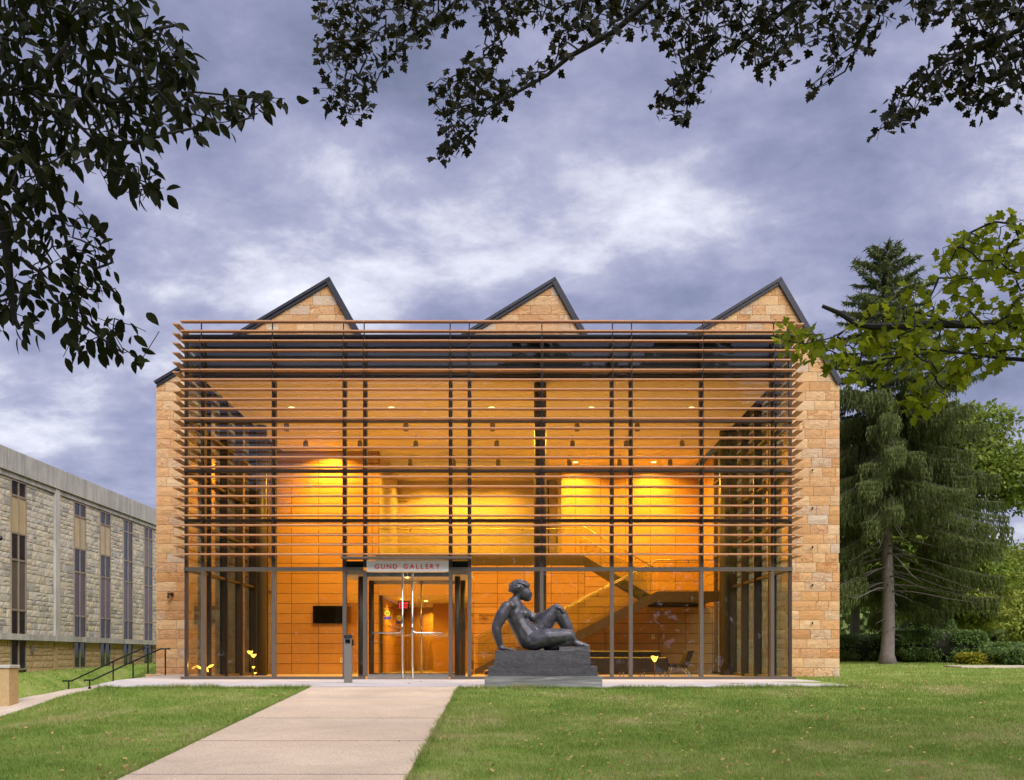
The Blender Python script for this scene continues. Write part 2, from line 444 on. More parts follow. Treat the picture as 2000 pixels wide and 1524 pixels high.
def grass_color(t):
    n1 = t.noise(t.pos((1, 1, 1)), 0.55, 5, 0.6, 0.3)
    n2 = t.noise(t.pos((1, 1, 1)), 3.1, 4, 0.65)
    k = t.math('ADD', t.math('MULTIPLY', n1, 0.65), t.math('MULTIPLY', n2, 0.35))
    return t.ramp(k, [(0.33, (0.125, 0.240, 0.030)), (0.44, (0.205, 0.325, 0.050)), (0.54, (0.310, 0.385, 0.095)), (0.64, (0.50, 0.45, 0.22))])
def mat_lawn():
    t = NT('lawn turf')
    c = t.mix(t.math('MULTIPLY', t.noise(t.pos(), 26, 4, 0.7), 0.7), grass_color(t), (0.12, 0.15, 0.045))
    return t.done(t.bsdf(c, 0.95, 0, t.bump(t.noise(t.pos(), 38, 4, 0.7), 0.9, 0.03), 0.1))
def mat_grass():
    t = NT('grass blade')
    c = grass_color(t)
    r = t.rnd()
    c = t.mix(t.math('MULTIPLY', t.ramp(r, [(0.0, (0, 0, 0)), (0.7, (0.25, 0.25, 0.25)), (1.0, (1, 1, 1))]), 0.6), c, (0.38, 0.34, 0.15))
    c = t.mix(t.math('MULTIPLY', t.math('FRACT', t.math('MULTIPLY', r, 5.7)), 0.45), c, (0.075, 0.15, 0.024))
    b = t.bsdf(c, 0.6, 0, None, 0.2)
    tl = t.new('ShaderNodeBsdfTranslucent'); t.put(tl.inputs[0], c)
    mx = t.new('ShaderNodeMixShader'); mx.inputs[0].default_value = 0.3
    t.l.new(b, mx.inputs[1]); t.l.new(tl.outputs[0], mx.inputs[2])
    return t.done(mx.outputs[0])
M['lawn'] = mat_lawn(); M['grass'] = mat_grass()

def mat_bronze():
    t = NT('dark patinated bronze')
    n = t.noise(t.pos(), 7, 6, 0.65, 0.5); f = t.noise(t.pos(), 55, 4, 0.7)
    c = t.ramp(n, [(0.3, (0.040, 0.038, 0.050)), (0.5, (0.075, 0.072, 0.092)), (0.7, (0.150, 0.148, 0.175))])
    return t.done(t.bsdf(c, t.math('MULTIPLY_ADD', n, 0.3, 0.30), 0.4, t.bump(f, 0.25, 0.006), 0.5))
M['bronze'] = mat_bronze()
def mat_roughbronze():
    t = NT('rough bronze base')
    n = t.noise(t.pos((1, 1, 1.3)), 9, 7, 0.7, 1.2)
    c = t.ramp(n, [(0.3, (0.050, 0.048, 0.056)), (0.7, (0.105, 0.102, 0.118))])
    return t.done(t.bsdf(c, 0.5, 0.3, t.bump(n, 0.4, 0.02), 0.4))
M['bronzebase'] = mat_roughbronze()
def mat_granite():
    t = NT('banded grey granite')
    n = t.noise(t.pos((0.6, 0.6, 14)), 2.2, 6, 0.65, 0.4)
    c = t.ramp(n, [(0.32, (0.10, 0.105, 0.115)), (0.46, (0.16, 0.165, 0.17)), (0.56, (0.24, 0.24, 0.235)), (0.70, (0.34, 0.335, 0.31))])
    return t.done(t.bsdf(c, 0.7, 0, t.bump(n, 0.6, 0.015)))
M['granite'] = mat_granite()

UNIT = {}
def unit_box(b=0.0):
    if b not in UNIT:
        mb = MB()
        if b == 0: mb.box(0, 1, 0, 1, 0, 1)
        UNIT[b] = mb.mesh('unit_block')
    return UNIT[b]
def box_obj(name, mat, parent, x0, x1, y0, y1, z0, z1, key=None, label=None, kind=None):
    """box sharing one unit mesh per material"""
    k = ('u', mat.name)
    if k not in UNIT:
        UNIT[k] = MB().box(0, 1, 0, 1, 0, 1).mesh('block'); UNIT[k].materials.append(mat)
    Mx = Matrix.Translation((x0, y0, z0)) @ Matrix.Diagonal((x1-x0, y1-y0, z1-z0, 1))
    return mobj(name, UNIT[k], None, parent, Mx, kind, label)

# ------------------------------------------------------------------ terrain
def S(t):
    t = np.clip(t, 0, 1); return t*t*(3-2*t)
FRONT = -6.2
SIDE = [P(px_, py_, d_) for px_, py_, d_ in ((420, 1322, 32.0), (355, 1323, 32.2), (300, 1324.5, 32.2), (230, 1336, 31.6), (180, 1346, 31.0), (123, 1358, 30.0), (60, 1370, 28.8), (0, 1386, 27.5), (-70, 1402, 26.2), (-160, 1418, 24.6))]
SIDE_PTS = []
for a_, b_ in zip(SIDE[:-1], SIDE[1:]):
    for k_ in range(6): SIDE_PTS.append(a_.lerp(b_, k_/6))
def terrain(x, y):
    x = np.asarray(x, float); y = np.asarray(y, float)
    h = np.where(y < FRONT, (y-FRONT)*0.0632, 0.0)
    h = h - 0.12*S(y/8.0) + 0.02*np.maximum(0, np.minimum(y, 60)-9.0)
    k = S((y+9.5)/3.5)
    h = h - 0.9*S((-x-5.4-1.25*k)/(5.4-2.0*k))*(1-S((y+1.0-np.maximum(0, -x-11)*3.6)/8.0))*S((y+21)/10.0)*(1-S((-x-15.0)/2.6))
    h = h + 0.035*np.sin(x*0.31+y*0.17)*S((np.abs(x+2.0)-3.0)/4.0)*(y < -2)
    best = np.full(np.shape(h), 1e9); zz = np.zeros(np.shape(h))
    for q in SIDE_PTS[6:]:
        d2 = (x-q.x)**2+(y-q.y)**2
        m = d2 < best; best = np.where(m, d2, best); zz = np.where(m, q.z, zz)
    w = 1-S((np.sqrt(best)-1.0)/1.6)
    w = w*np.where(x > -10.6, 1-S((x+10.6)/1.0), 1.0)
    return h*(1-w)+(zz-.03)*w
def tz(x, y): return float(terrain(x, y))

gx = np.unique(np.concatenate([np.linspace(-160, -24, 18), np.arange(-24, 32, 0.5), np.linspace(32, 200, 18)]))
gy = np.unique(np.concatenate([np.linspace(-60, -22, 16), np.arange(-22, 36, 0.5), np.linspace(36, 320, 24)]))
GX, GY = np.meshgrid(gx, gy)
GZ = terrain(GX, GY) - 0.02
nv = np.stack([GX.ravel(), GY.ravel(), GZ.ravel()], 1)
nx_, ny_ = len(gx), len(gy)
ii = (np.arange(ny_-1)[:, None]*nx_ + np.arange(nx_-1)[None, :]).ravel()
tris = np.concatenate([np.stack([ii, ii+1, ii+nx_+1], 1), np.stack([ii, ii+nx_+1, ii+nx_], 1)])
lawn = mobj('lawn', np_mesh('lawn', nv, tris, True), M['lawn'])
tag(lawn, 'mown green lawn sloping down towards the viewer', 'lawn', None, 'structure')

# footpath: concrete slabs laid along the slope
PX0, PX1 = -3.39, -0.92
fp = bpy.data.objects.new('footpath', None); link(fp, None, Matrix.Translation((-2.15, -15, tz(-2.15, -15))))
tag(fp, 'broad tan concrete footpath leading up to the doors', 'path', None, 'structure')
ds = [-1.2, 0.9, 3.0, 5.1, 7.2, 9.31, 11.39, 13.44, 15.5, 17.76]
for a, b in zip(ds[:-1], ds[1:]):
    y0, y1 = a+CAMY+0.022, b+CAMY-0.022
    z0, z1 = 0.0632*(y0-FRONT), 0.0632*(y1-FRONT)
    g = 0.012
    mb = MB()
    c = 0.012
    mb.add([(PX0,y0,z0-.12),(PX1,y0,z0-.12),(PX1,y1,z1-.12),(PX0,y1,z1-.12),
            (PX0,y0,z0+g-c),(PX1,y0,z0+g-c),(PX1,y1,z1+g-c),(PX0,y1,z1+g-c),
            (PX0+c,y0+c,z0+g),(PX1-c,y0+c,z0+g),(PX1-c,y1-c,z1+g),(PX0+c,y1-c,z1+g)],
           [(0,3,2,1),(0,1,5,4),(1,2,6,5),(2,3,7,6),(3,0,4,7),(4,5,9,8),(5,6,10,9),(6,7,11,10),(7,4,8,11),(8,9,10,11)])
    mb.build('slab', M['path'], fp)
    MB().poly([(y1-.001, z1-.1), (y1+.045, z1-.1), (y1+.045, z1+.0125), (y1-.001, z1+.0095)], 'x', PX0+.01, PX1-.01).build('joint_filler', M['sprucebark'], fp)

# forecourt in front of the glass
fc = bpy.data.objects.new('pavement', None); link(fc, None, Matrix.Translation((-1, -3, 0)))
tag(fc, 'pale grey concrete forecourt along the glass front', 'pavement', None, 'structure')
xs = [-5.9, -3.45, -0.9, 1.5, 3.9]
for a, b in zip(xs[:-1], xs[1:]):
    MB().box(a+.004, b-.004, FRONT, -0.03, -0.25, 0.012).build('slab', M['apron'], fc)
MB().poly([(3.904, FRONT), (5.85, FRONT), (6.5, -1.2), (6.5, -0.03), (3.904, -0.03)], 'z', -0.25, 0.012).build('slab', M['apron'], fc)
# left end: strip that drops away round the corner of the building to the side path
def ribbon(name, pts, w, mat, parent, lift=0.02, thick=0.10):
    vs_, fs = [], []
    n = len(pts)
    for i, (x, y, z) in enumerate(pts):
        a, b = pts[max(i-1, 0)], pts[min(i+1, n-1)]
        t = Vector((b[0]-a[0], b[1]-a[1], 0)).normalized(); s_ = Vector((-t.y, t.x, 0))*w/2
        l, r = Vector((x, y, z))+s_, Vector((x, y, z))-s_
        for q, dz in ((l, lift), (r, lift), (l, lift-thick), (r, lift-thick)): vs_.append((q.x, q.y, tz(q.x, q.y)+dz))
    for i in range(n-1):
        k = i*4
        fs += [(k, k+1, k+5, k+4), (k+2, k+6, k+7, k+3), (k, k+4, k+6, k+2), (k+1, k+3, k+7, k+5)]
    fs += [(0, 2, 3, 1), (n*4-4, n*4-3, n*4-1, n*4-2)]
    return MB().add(vs_, fs).build(name, mat, parent)
MB().poly([(-5.904, FRONT), (-5.904, -0.03), (-7.55, -0.03), (-7.55, 8.4), (-9.9, 8.4), (-9.5, 4.0), (-8.6, -1.0), (-7.6, -4.6), (-6.9, FRONT)], 'z', -0.35, 0.012).build('slab', M['apron'], fc)
sp = [(q.x, q.y, q.z) for q in SIDE_PTS]
side_path = ribbon('side_path', sp, 1.7, M['sidepath'], None, 0.03, 0.10)
tag(side_path, 'narrow pale path curving down past the black handrails', 'path', None, 'structure')
far_path = ribbon('garden_path', [(x, 20.6+0.03*(x-18)**1.2, tz(x, 21.0)) for x in np.linspace(18.6, 42, 14)], 1.7, M['sidepath'], None, 0.04, 0.1)
tag(far_path, 'thin tan garden path in front of the right bushes', 'path', None, 'structure')

# ------------------------------------------------------------------ gallery building
D0 = 24.0
YW = 8.9                                   # plane of the stone front wall
RW = (YW-CAMY)/D0
GL, GR = -7.44, 6.36                       # glass box, left and right
WL, WR = XP(305, YW-CAMY), XP(1640, YW-CAMY)
gal = thing('gallery_building', 'sandstone gallery with glowing glass lobby behind copper coloured horizontal louvres', 'building', (0, 0, 0))

# stone wall --------------------------------------------------------
eave = ZP(747, YW-CAMY); peak = ZP(546, YW-CAMY)
gab = []                                   # (left x, peak x, right x)
xl = [305, 754.3, 1194.6, 1640]; xp = [643, 1083, 1523.5]
for k in range(3): gab.append((XP(xl[k], YW-CAMY), XP(xp[k], YW-CAMY), XP(xl[k+1], YW-CAMY)))
outline = [(WL, -0.4), (WR, -0.4)]
for k in (2, 1, 0): outline += [(gab[k][2], eave), (gab[k][1], peak)]
outline += [(gab[0][0], eave)]
# backing wall in pieces around the lobby opening
wall = MB()
wall.box(WL+.02, GL-.02, YW+.05, YW+.45, -0.5, eave-.03)
wall.box(GR+.02, WR-.02, YW+.05, YW+.45, -0.5, eave-.03)
wall.box(GL-.02, GR+.02, YW+.05, YW+.45, 7.2, eave-.03)
for a, p_, b in gab:
    wall.poly([(a+.02, eave-.03), (b-.02, eave-.03), (p_, peak-.05)], 'y', YW+.05, YW+.45)
stone_wall = wall.build('stone_wall', M['mortar'], gal)
def clip_poly(poly, nx, nz, c):
    """keep nx*x+nz*z<=c"""
    out = []
    for i in range(len(poly)):
        a, b = poly[i], poly[(i+1) % len(poly)]
        da, db = nx*a[0]+nz*a[1]-c, nx*b[0]+nz*b[1]-c
        if da <= 0: out.append(a)
        if da*db < 0:
            t = da/(da-db); out.append((a[0]+(b[0]-a[0])*t, a[1]+(b[1]-a[1])*t))
    return out
def rough_block(mb, x0, x1, z0, z1, yf, depth, amp):
    """ashlar block with an uneven split face"""
    nx, nz = 5, 3
    ch = 0.012
    vs_, idx = [], {}
    for j in range(nz):
        for i in range(nx):
            u, v = i/(nx-1), j/(nz-1)
            edge = i in (0, nx-1) or j in (0, nz-1)
            y = yf + (ch*.5 if edge else -random.random()*amp)
            idx[i, j] = len(vs_); vs_.append((x0+(x1-x0)*u, y, z0+(z1-z0)*v))
    fs = [(idx[i, j], idx[i+1, j], idx[i+1, j+1], idx[i, j+1]) for j in range(nz-1) for i in range(nx-1)]
    n = len(vs_)
    vs_ += [(x0, yf+depth, z0), (x1, yf+depth, z0), (x1, yf+depth, z1), (x0, yf+depth, z1)]
    fs += [tuple([idx[i, 0] for i in range(nx-1, -1, -1)] + [n, n+1]), tuple([idx[nx-1, j] for j in range(nz-1, -1, -1)] + [n+1, n+2]),
           tuple([idx[i, nz-1] for i in range(nx)] + [n+2, n+3]), tuple([idx[0, j] for j in range(nz)] + [n+3, n])]
    mb.add(vs_, fs)
STONE_H, STONE_L, J = 0.297, 0.64, 0.0045
rs_ = random.Random(21)
rough_variants = []
for k in range(10):
    mb = MB(); rough_block(mb, 0, 1, 0, 1, 0, 0.06, 0.010)
    m_ = mb.mesh('ashlar'); m_.materials.append(M['stone']); rough_variants.append(m_)
stuff_mb = MB()
n_st = 0
dW = YW-CAMY
row = 0; z = -0.4
while z < peak:
    z1 = z+STONE_H
    off = (row % 2)*STONE_L*0.5
    x = WL - off*rs_.uniform(.7, 1.1)
    while x < WR:
        ln = STONE_L*rs_.choice((.62, .85, 1.0, 1.0, 1.0, 1.2))
        x0, x1 = max(x, WL), min(x+ln, WR)
        x += ln
        if x1-x0 < 0.05: continue
        inside = x0 > GL-0.6 and x1 < GR+0.6
        if inside and z1 < 7.75: continue
        if x1 > GL-.02 and x0 < GR+.02 and z < 7.7:
            if x0 < GL: x1 = min(x1, GL-.02)
            elif x1 > GR: x0 = max(x0, GR+.02)
            else: continue
            if x1-x0 < 0.04: continue
        q = [(x0+J, z+J), (x1-J, z+J), (x1-J, z1-J), (x0+J, z1-J)]
        whole = z1 < eave-0.1
        polys = []
        if whole: polys = [q]
        else:
            for a, p_, b in gab:
                r_ = clip_poly(q, -1, 0, -(a)) if True else q
                r_ = clip_poly(r_, 1, 0, b)
                # left slope: z <= eave+(peak-eave)*(x-a)/(p-a);  right slope likewise
                s1 = (peak-eave)/(p_-a); s2 = (peak-eave)/(b-p_)
                r_ = clip_poly(r_, -s1, 1, eave - s1*a - 0.10)
                r_ = clip_poly(r_, s2, 1, eave + s2*b - 0.12)
                if len(r_) >= 3: polys.append(r_)
        # visible in the photograph outside the glass box?
        pxa, pxb = 1000+F*x0/dW, 1000+F*x1/dW
        vis = (pxb < 362 or pxa < 352 or pxb > 1556 or z > 9.2)
        for r_ in polys:
            area = abs(sum(r_[i][0]*r_[(i+1) % len(r_)][1]-r_[(i+1) % len(r_)][0]*r_[i][1] for i in range(len(r_))))/2
            if area < 0.006: continue
            if vis and n_st < 299:
                n_st += 1
                if len(r_) == 4 and whole:
                    Mx = Matrix.Translation((x0+J, YW-random.random()*0.006, z+J)) @ Matrix.Diagonal((x1-x0-2*J, 1, STONE_H-2*J, 1))
                    mobj('stone', random.choice(rough_variants), None, stone_wall, Mx)
                else:
                    MB().poly(r_, 'y', YW-random.random()*0.01, YW+.06).build('stone', M['stone'], stone_wall)
            else:
                if whole: rough_block(stuff_mb, x0+J, x1-J, z+J, z1-J, YW, 0.06, 0.02)
                else: stuff_mb.poly(r_, 'y', YW, YW+.06)
    z += STONE_H; row += 1
stuff_mb.build('stonework', M['stone'], stone_wall, kind='stuff')
# side returns and body of the building behind
MB().box(WL+.02, WL+.4, YW+.45, YW+26, -0.5, eave-.05).build('side_wall', M['stone'], gal)
MB().box(WR-.4, WR-.02, YW+.45, YW+26, -0.5, eave-.05).build('side_wall', M['stone'], gal)
# saw tooth roofs with zinc verge trim
for a, p_, b in gab:
    mb = MB()
    for (x0, z0, x1, z1) in ((a, eave, p_, peak), (b, eave, p_, peak)):
        mb.add([(x0, YW-.02, z0), (x1, YW-.02, z1), (x1, YW+26, z1), (x0, YW+26, z0),
                (x0, YW-.02, z0-.06), (x1, YW-.02, z1-.06), (x1, YW+26, z1-.06), (x0, YW+26, z0-.06)],
               [(0,1,2,3),(7,6,5,4),(0,4,5,1),(1,5,6,2),(2,6,7,3),(3,7,4,0)])
    roof = mb.build('roof', M['zinc'], gal)
    s1 = math.atan2(peak-eave, p_-a); s2 = math.atan2(peak-eave, b-p_)
    # verge boards (two stepped bands on the shallow side, one broad on the steep side)
    def verge(x0, z0, x1, z1, off, th, yf, nm):
        t = Vector((x1-x0, z1-z0)).normalized(); n = Vector((t.y, -t.x))
        if n.y > 0: n = -n
        o_, i_ = n*off, n*(off+th)
        ext = t*0.02
        MB().poly([(x0+o_.x-ext.x, z0+o_.y-ext.y), (x1+o_.x, z1+o_.y), (x1+i_.x, z1+i_.y), (x0+i_.x-ext.x, z0+i_.y-ext.y)], 'y', yf, YW-.01).build(nm, M['zinc'], roof)
    verge(a-.02, eave-.0, p_+.03, peak+.03, -0.03, 0.085, YW-.10, 'verge_trim')
    verge(a, eave, p_-.02, peak-.01, 0.055, 0.085, YW-.06, 'verge_trim')
    verge(b+.03, eave, p_-.0, peak+.03, -0.03, 0.165, YW-.085, 'verge_trim')

# glass box ---------------------------------------------------------
ML = [397, 535, 673, 713, 880, 917, 1058, 1195, 1232, 1370, 1508]
MX = [(p-1000)/86.0 for p in ML]
ZS = [ZP(1325, 24), ZP(1112, 24), ZP(1017, 24), ZP(920, 24), ZP(822, 24), ZP(726, 24), ZP(664, 24)]
ZTOP = ZP(655, 24)
cw = MB()
cw.box(GL-.06, XP(713, 24), -0.10, 0.10, 0.0, 0.075).box(XP(880, 24), GR+.06, -0.10, 0.10, 0.0, 0.075)
cw = cw.build('curtain_wall', M['alu'], gal, label='grey aluminium sill rail at the foot of the glass front')
# parapet and roof of the box
par = MB()
par.box(GL-.03, GR+.03, -0.06, 0.14, ZS[6]+.005, ZTOP)
par.box(GL-.03, GL+.15, 0.14, YW-.01, ZS[6]+.005, ZTOP); par.box(GR-.15, GR+.03, 0.14, YW-.01, ZS[6]+.005, ZTOP)
par.build('parapet', M['zinc'], gal)
MB().box(GL+.15, GR-.15, 0.14, YW-.01, ZS[6]-.02, ZTOP-.05).build('lobby_roof', M['zinc'], gal)
mw = 0.04
for i, x in enumerate(MX):
    door_post = i in (2, 3, 4, 5)
    box_obj('mullion', M['alu'], cw, x-mw, x+mw, -0.045, 0.13, 0.075, ZS[1]-.045)
    box_obj('mullion', M['darkalu'], cw, x-mw, x+mw, -0.045, 0.15, ZS[1]+.045, ZS[6])
# corner posts
for x in (GL+.035, GR-.035):
    box_obj('corner_post', M['darkalu'], cw, x-.035, x+.035, 0.0, 0.09, 0.075, ZS[6])
XB = [GL] + MX + [GR]
for k, z in enumerate(ZS[1:6]):
    mat = M['alu'] if k == 0 else M['darkalu']
    for a, b in zip(XB[:-1], XB[1:]):
        if k == 0 and abs(a-MX[3]) < 1e-6: continue        # door bay
        ga, gb = (a+mw if a != GL else a), (b-mw if b != GR else b)
        if k == 0: ga, gb = ga-2*mw if a != GL else ga, gb
        th = 0.043 if k == 0 else 0.034
        if k == 0:
            box_obj('transom', mat, cw, ga, gb+ (0 if b != GR else 0), -0.048, 0.11, z-th, z+th)
        else:
            box_obj('transom', mat, cw, ga+.001, gb-.001, -0.040, 0.11, z-th, z+th)
GT = 0.012
def pane(x0, x1, z0, z1, y=0.03):
    return box_obj('glass_pane', M['glass'], cw, x0, x1, y, y+GT, z0, z1)
zedge = [0.075] + [z for z in ZS[1:6]] + [ZS[6]]
for a, b in zip(XB[:-1], XB[1:]):
    ga, gb = (a+mw if a != GL else a+.07), (b-mw if b != GR else b-.07)
    for k in range(6):
        if k == 0 and abs(a-MX[3]) < 1e-6: continue
        z0 = zedge[k] if k == 0 else zedge[k]+.034
        z1 = zedge[k+1]-.034
        if k == 1 and abs(a-MX[3]) < 1e-6: z0 = ZP(1089, 24)
        elif k == 1 and (abs(a-MX[2]) < 1e-6 or abs(a-MX[4]) < 1e-6):
            box_obj('spandrel_panel', M['greenpanel'], cw, ga, gb, 0.02, 0.045, ZS[1]+.045, ZP(1096, 24))
            z0 = ZP(1089, 24)
        pane(ga, gb, z0, z1)
# dark spandrel behind the top row of panes
MB().box(GL+.2, GR-.2, 0.16, 0.22, ZS[5]+.02, ZS[6]-.03).build('spandrel_panel', M['spandrel'], gal)
MB().box(GL+.12, GR-.12, 0.22, 0.36, 6.90, 7.12).build('edge_beam', M['darkalu'], gal)
# side glass walls
for side, X in ((-1, GL), (1, GR)):
    ys = [0.09, 1.55, 3.05, 4.55, 6.05, 7.5, YW-.02]
    s = side
    for i, (a, b) in enumerate(zip(ys[:-1], ys[1:])):
        for k in range(6):
            z0 = 0.08 if k == 0 else zedge[k]+.03
            box_obj('side_pane', M['sideglass'], cw, min(X, X-s*GT), max(X, X-s*GT), a+.03, b-.03, z0, zedge[k+1]-.03)
        for z in ZS[1:6]:
            x0, x1 = sorted((X+s*.02, X-s*.12))
            box_obj('side_transom', M['darkalu'], cw, x0, x1, a+.031, b-.031, z-.03, z+.03)
        if i:
            x0, x1 = sorted((X+s*.03, X-s*.17))
            box_obj('side_mullion', M['darkalu'], cw, x0, x1, a-.03, a+.03, 0.0, ZS[6])
    x0, x1 = sorted((X+s*.05, X-s*.1))
    box_obj('side_sill', M['alu'], cw, x0, x1, 0.101, YW-.03, 0.0, 0.075)

# louvres: one extruded blade per bay, shared meshes
def blade_mesh(L):
    """blade along +X, front nose at y=0, depth .15"""
    prof = [(0.0, 0.004), (0.010, 0.0), (0.15, 0.0), (0.15, 0.020), (0.03, 0.034), (0.008, 0.034), (0.0, 0.029)]
    return MB().poly([(y, z) for y, z in prof], 'x', 0, L).mesh('blade')
screen = MB()                               # hangers that carry the blades
zl = [ZP(629+18.92*k, 23.80)-.017 for k in range(25)]
LB = [XP(352.5, 23.76)] + [XP(p-4, 23.76) if p < 1000 else XP(p+4*(p-1000)/465.0, 23.76) for p in ML] + [XP(1554, 23.76)]
LB = [LB[0]] + [x for x in MX] + [LB[-1]]
for x in MX:
    screen.box(x-.012, x+.012, -0.155, -0.125, zl[-1]-.02, zl[0]+.03)
    for z in zl:
        if z < ZS[6]:
            screen.add([(x-.008, -.125, z+.0), (x+.008, -.125, z+.0), (x+.008, -.045, z-.05), (x-.008, -.045, z-.05),
                        (x-.008, -.125, z+.03), (x+.008, -.125, z+.03), (x+.008, -.045, z+.0), (x-.008, -.045, z+.0)],
                       [(0,3,2,1),(4,5,6,7),(0,1,5,4),(1,2,6,5),(2,3,7,6),(3,0,4,7)])
lscreen = screen.build('louvre_hanger', M['darkalu'], gal)
bl = {}
for i, (a, b) in enumerate(zip(LB[:-1], LB[1:])):
    m_ = blade_mesh(b-a-.016); m_.materials.append(M['louvre'])
    for z in zl:
        mobj('louvre', m_, None, lscreen, Matrix.Translation((a+.008, -0.285, z)) @ Matrix.Rotation(random.uniform(-.0015, .0015), 4, 'Y'))
SL = YW-.1+.10
m_ = blade_mesh(SL); m_.materials.append(M['louvre'])
for z in zl[:]:
    zz = z
    mobj('side_louvre', m_, None, lscreen, Matrix.Translation((GL-.245, SL-.08, zz)) @ Matrix.Rotation(R(-90), 4, 'Z'))
    mobj('side_louvre', m_, None, lscreen, Matrix.Translation((GR+.245, -.08, zz)) @ Matrix.Rotation(R(90), 4, 'Z'))

# entrance -----------------------------------------------------------
DX0, DX1 = MX[3]+mw, MX[4]-mw
MB().box(XP(668, 23.8), XP(921, 23.8), -0.38, -0.046, ZP(1094, 24), ZP(1090, 24)).build('canopy', M['alu'], gal)
sign = MB().box(DX0+.002, DX1-.002, -0.055, 0.02, ZP(1117, 24), ZP(1095.5, 24)).build('sign_board', M['signboard'], gal, label='pale sign board with red capital letters over the doors')
TEXTS = []                                    # converted to meshes at the end
def text_letters(txt, x0, x1, y, z0, h, mat, parent, name='letter', ext=0.012):
    TEXTS.append((txt, x0, x1, y, z0, h, mat, parent, name, ext))
text_letters('GUND GALLERY', XP(732, 23.93), XP(859, 23.93), -0.056, ZP(1111.3, 23.94), (1111.3-1102.3)*23.94/F, M['red'], sign)
def bent_handle(xs_, zs_, y, flip, far, bz=0.10):
    """vertical rod stub that turns into a long horizontal pull"""
    pts = [(xs_, y, zs_+bz*2.2), (xs_, y, zs_+bz)]
    for k in range(1, 6):
        a = k/5*math.pi/2
        pts.append((xs_+flip*bz*(1-math.cos(a)), y, zs_+bz*(1-math.sin(a))))
    pts.append((far, y, zs_))
    return pts
def door_leaf(x0, x1, y, z1, stile_x, flip, far, hz, stickers):
    d = MB().box(x0, x1, y-.02, y+.025, 0.022, 0.125).box(x0, x1, y-.02, y+.025, z1-.09, z1).build('door', M['steel'], gal)
    MB().box(x0+.004, x1-.004, y-.004, y+.008, 0.125, z1-.09).build('pane', M['glass'], d)
    MB().cyl(stile_x, y-.045, 0.03, z1-.01, 0.022, 12).build('stile', M['steel'], d, True)
    MB().tube(bent_handle(stile_x, hz, y-.075, flip, far), 0.017, 10).build('handle', M['steel'], d, True)
    for (sx, sz) in stickers:
        mb = MB(); n = 24; r = 0.062
        mb.poly([(sx+r*math.cos(k*2*math.pi/n), sz+r*math.sin(k*2*math.pi/n)) for k in range(n)], 'y', y-.0065, y-.0045)
        st = mb.build('sticker', M['yellow'], d)
        MB().box(sx-.068, sx+.068, y-.0065, y-.0045, sz-.135, sz-.078).build('sticker', M['blue'], d)
        for q in range(3):
            MB().box(sx-.045, sx+.045, y-.0078, y-.0068, sz-.022+q*.018, sz-.015+q*.018).build('sticker_print', M['letter'], d)
HZ = ZP(1236.5, 24)
DM = XP(795.5, 24)
DH = ZP(1118.5, 24)
door_leaf(DX0+.004, DM-.004, 0.04, DH, XP(786, 24), -1, XP(726, 23.9), HZ, [(XP(756.3, 24), ZP(1198, 24))])
door_leaf(DM+.004, DX1-.004, 0.04, DH, XP(805.5, 24), 1, XP(866, 23.9), HZ, [])
MB().box(DX0-.03, DX1+.03, -0.10, 0.30, 0.0, 0.018).build('threshold', M['steel'], gal)
# vestibule
VY = 2.05
vest = MB().box(MX[2]-.02, MX[5]+.02, 0.16, VY+.06, ZP(1121, 24), ZP(1113, 24)).build('vestibule_roof', M['soffit'], gal)
VH = ZP(1121, 24)-.001
for x in (MX[2]-.01, MX[5]+.01):
    MB().box(x-.006, x+.006, 0.16, VY, 0.01, VH).build('vestibule_pane', M['glass'], vest)
for px, d in ((705, 24.45), (893.5, 24.45), (725.5, 25.75), (904, 25.75)):
    MB().cyl(XP(px, d), d+CAMY, 0.01, ZP(1121.5, 24)-.02, 0.066, 20).build('vestibule_post', M['column'], vest, True)
ix0, ix1, im = XP(731, 26.05), XP(898, 26.05), XP(814, 26.05)
door_leaf(ix0, im-.004, VY, VH-.004, XP(805, 26.0), -1, XP(751, 25.95), ZP(1241, 26), [(XP(779, 26.0), ZP(1207, 26.0))])
door_leaf(im+.004, ix1, VY, VH-.004, XP(823, 26.0), 1, XP(880, 25.95), ZP(1241, 26), [])

# lobby interior ---------------------------------------------------------
CZ = 6.93
LX0, LX1 = GL+.06, GR-.06
MB().box(LX0-.03, LX1+.03, 0.105, 17.2, -0.2, 0.004).build('lobby_floor', M['floor'], gal)
ceil_ = MB().box(GL+.30, GR-.24, 0.37, 14.6, CZ, CZ+.10).build('lobby_ceiling', M['ceiling'], gal)
UY = 11.5                                     # upper back wall behind the stairs
def panels(parent, x0, x1, z0, z1, y, wcol=0.838, hrow=0.312, xoff=0.0, zoff=0.0):
    mesh = UNIT.get('panel')
    if mesh is None:
        b = 0.01
        mb = MB()
        mb.add([(0,.02,0),(1,.02,0),(1,.02,1),(0,.02,1),(0,.003,0),(1,.003,0),(1,.003,1),(0,.003,1),(.004,0,.01),(.996,0,.01),(.996,0,.99),(.004,0,.99)],
               [(0,1,5,4),(1,2,6,5),(2,3,7,6),(3,0,4,7),(4,5,9,8),(5,6,10,9),(6,7,11,10),(7,4,8,11),(8,9,10,11),(3,2,1,0)])
        mesh = mb.mesh('panel'); mesh.materials.append(M['panel']); UNIT['panel'] = mesh
    z = z0 - zoff
    g = 0.007
    while z < z1-.03:
        x = x0 - xoff
        while x < x1-.03:
            a, b = max(x, x0), min(x+wcol, x1); c, d = max(z, z0), min(z+hrow, z1)
            if b-a > .05 and d-c > .04:
                mobj('wood_panel', mesh, None, parent, Matrix.Translation((a+g, y-.02, c+g)) @ Matrix.Diagonal((b-a-2*g, 1, d-c-2*g, 1)))
            x += wcol
        z += hrow
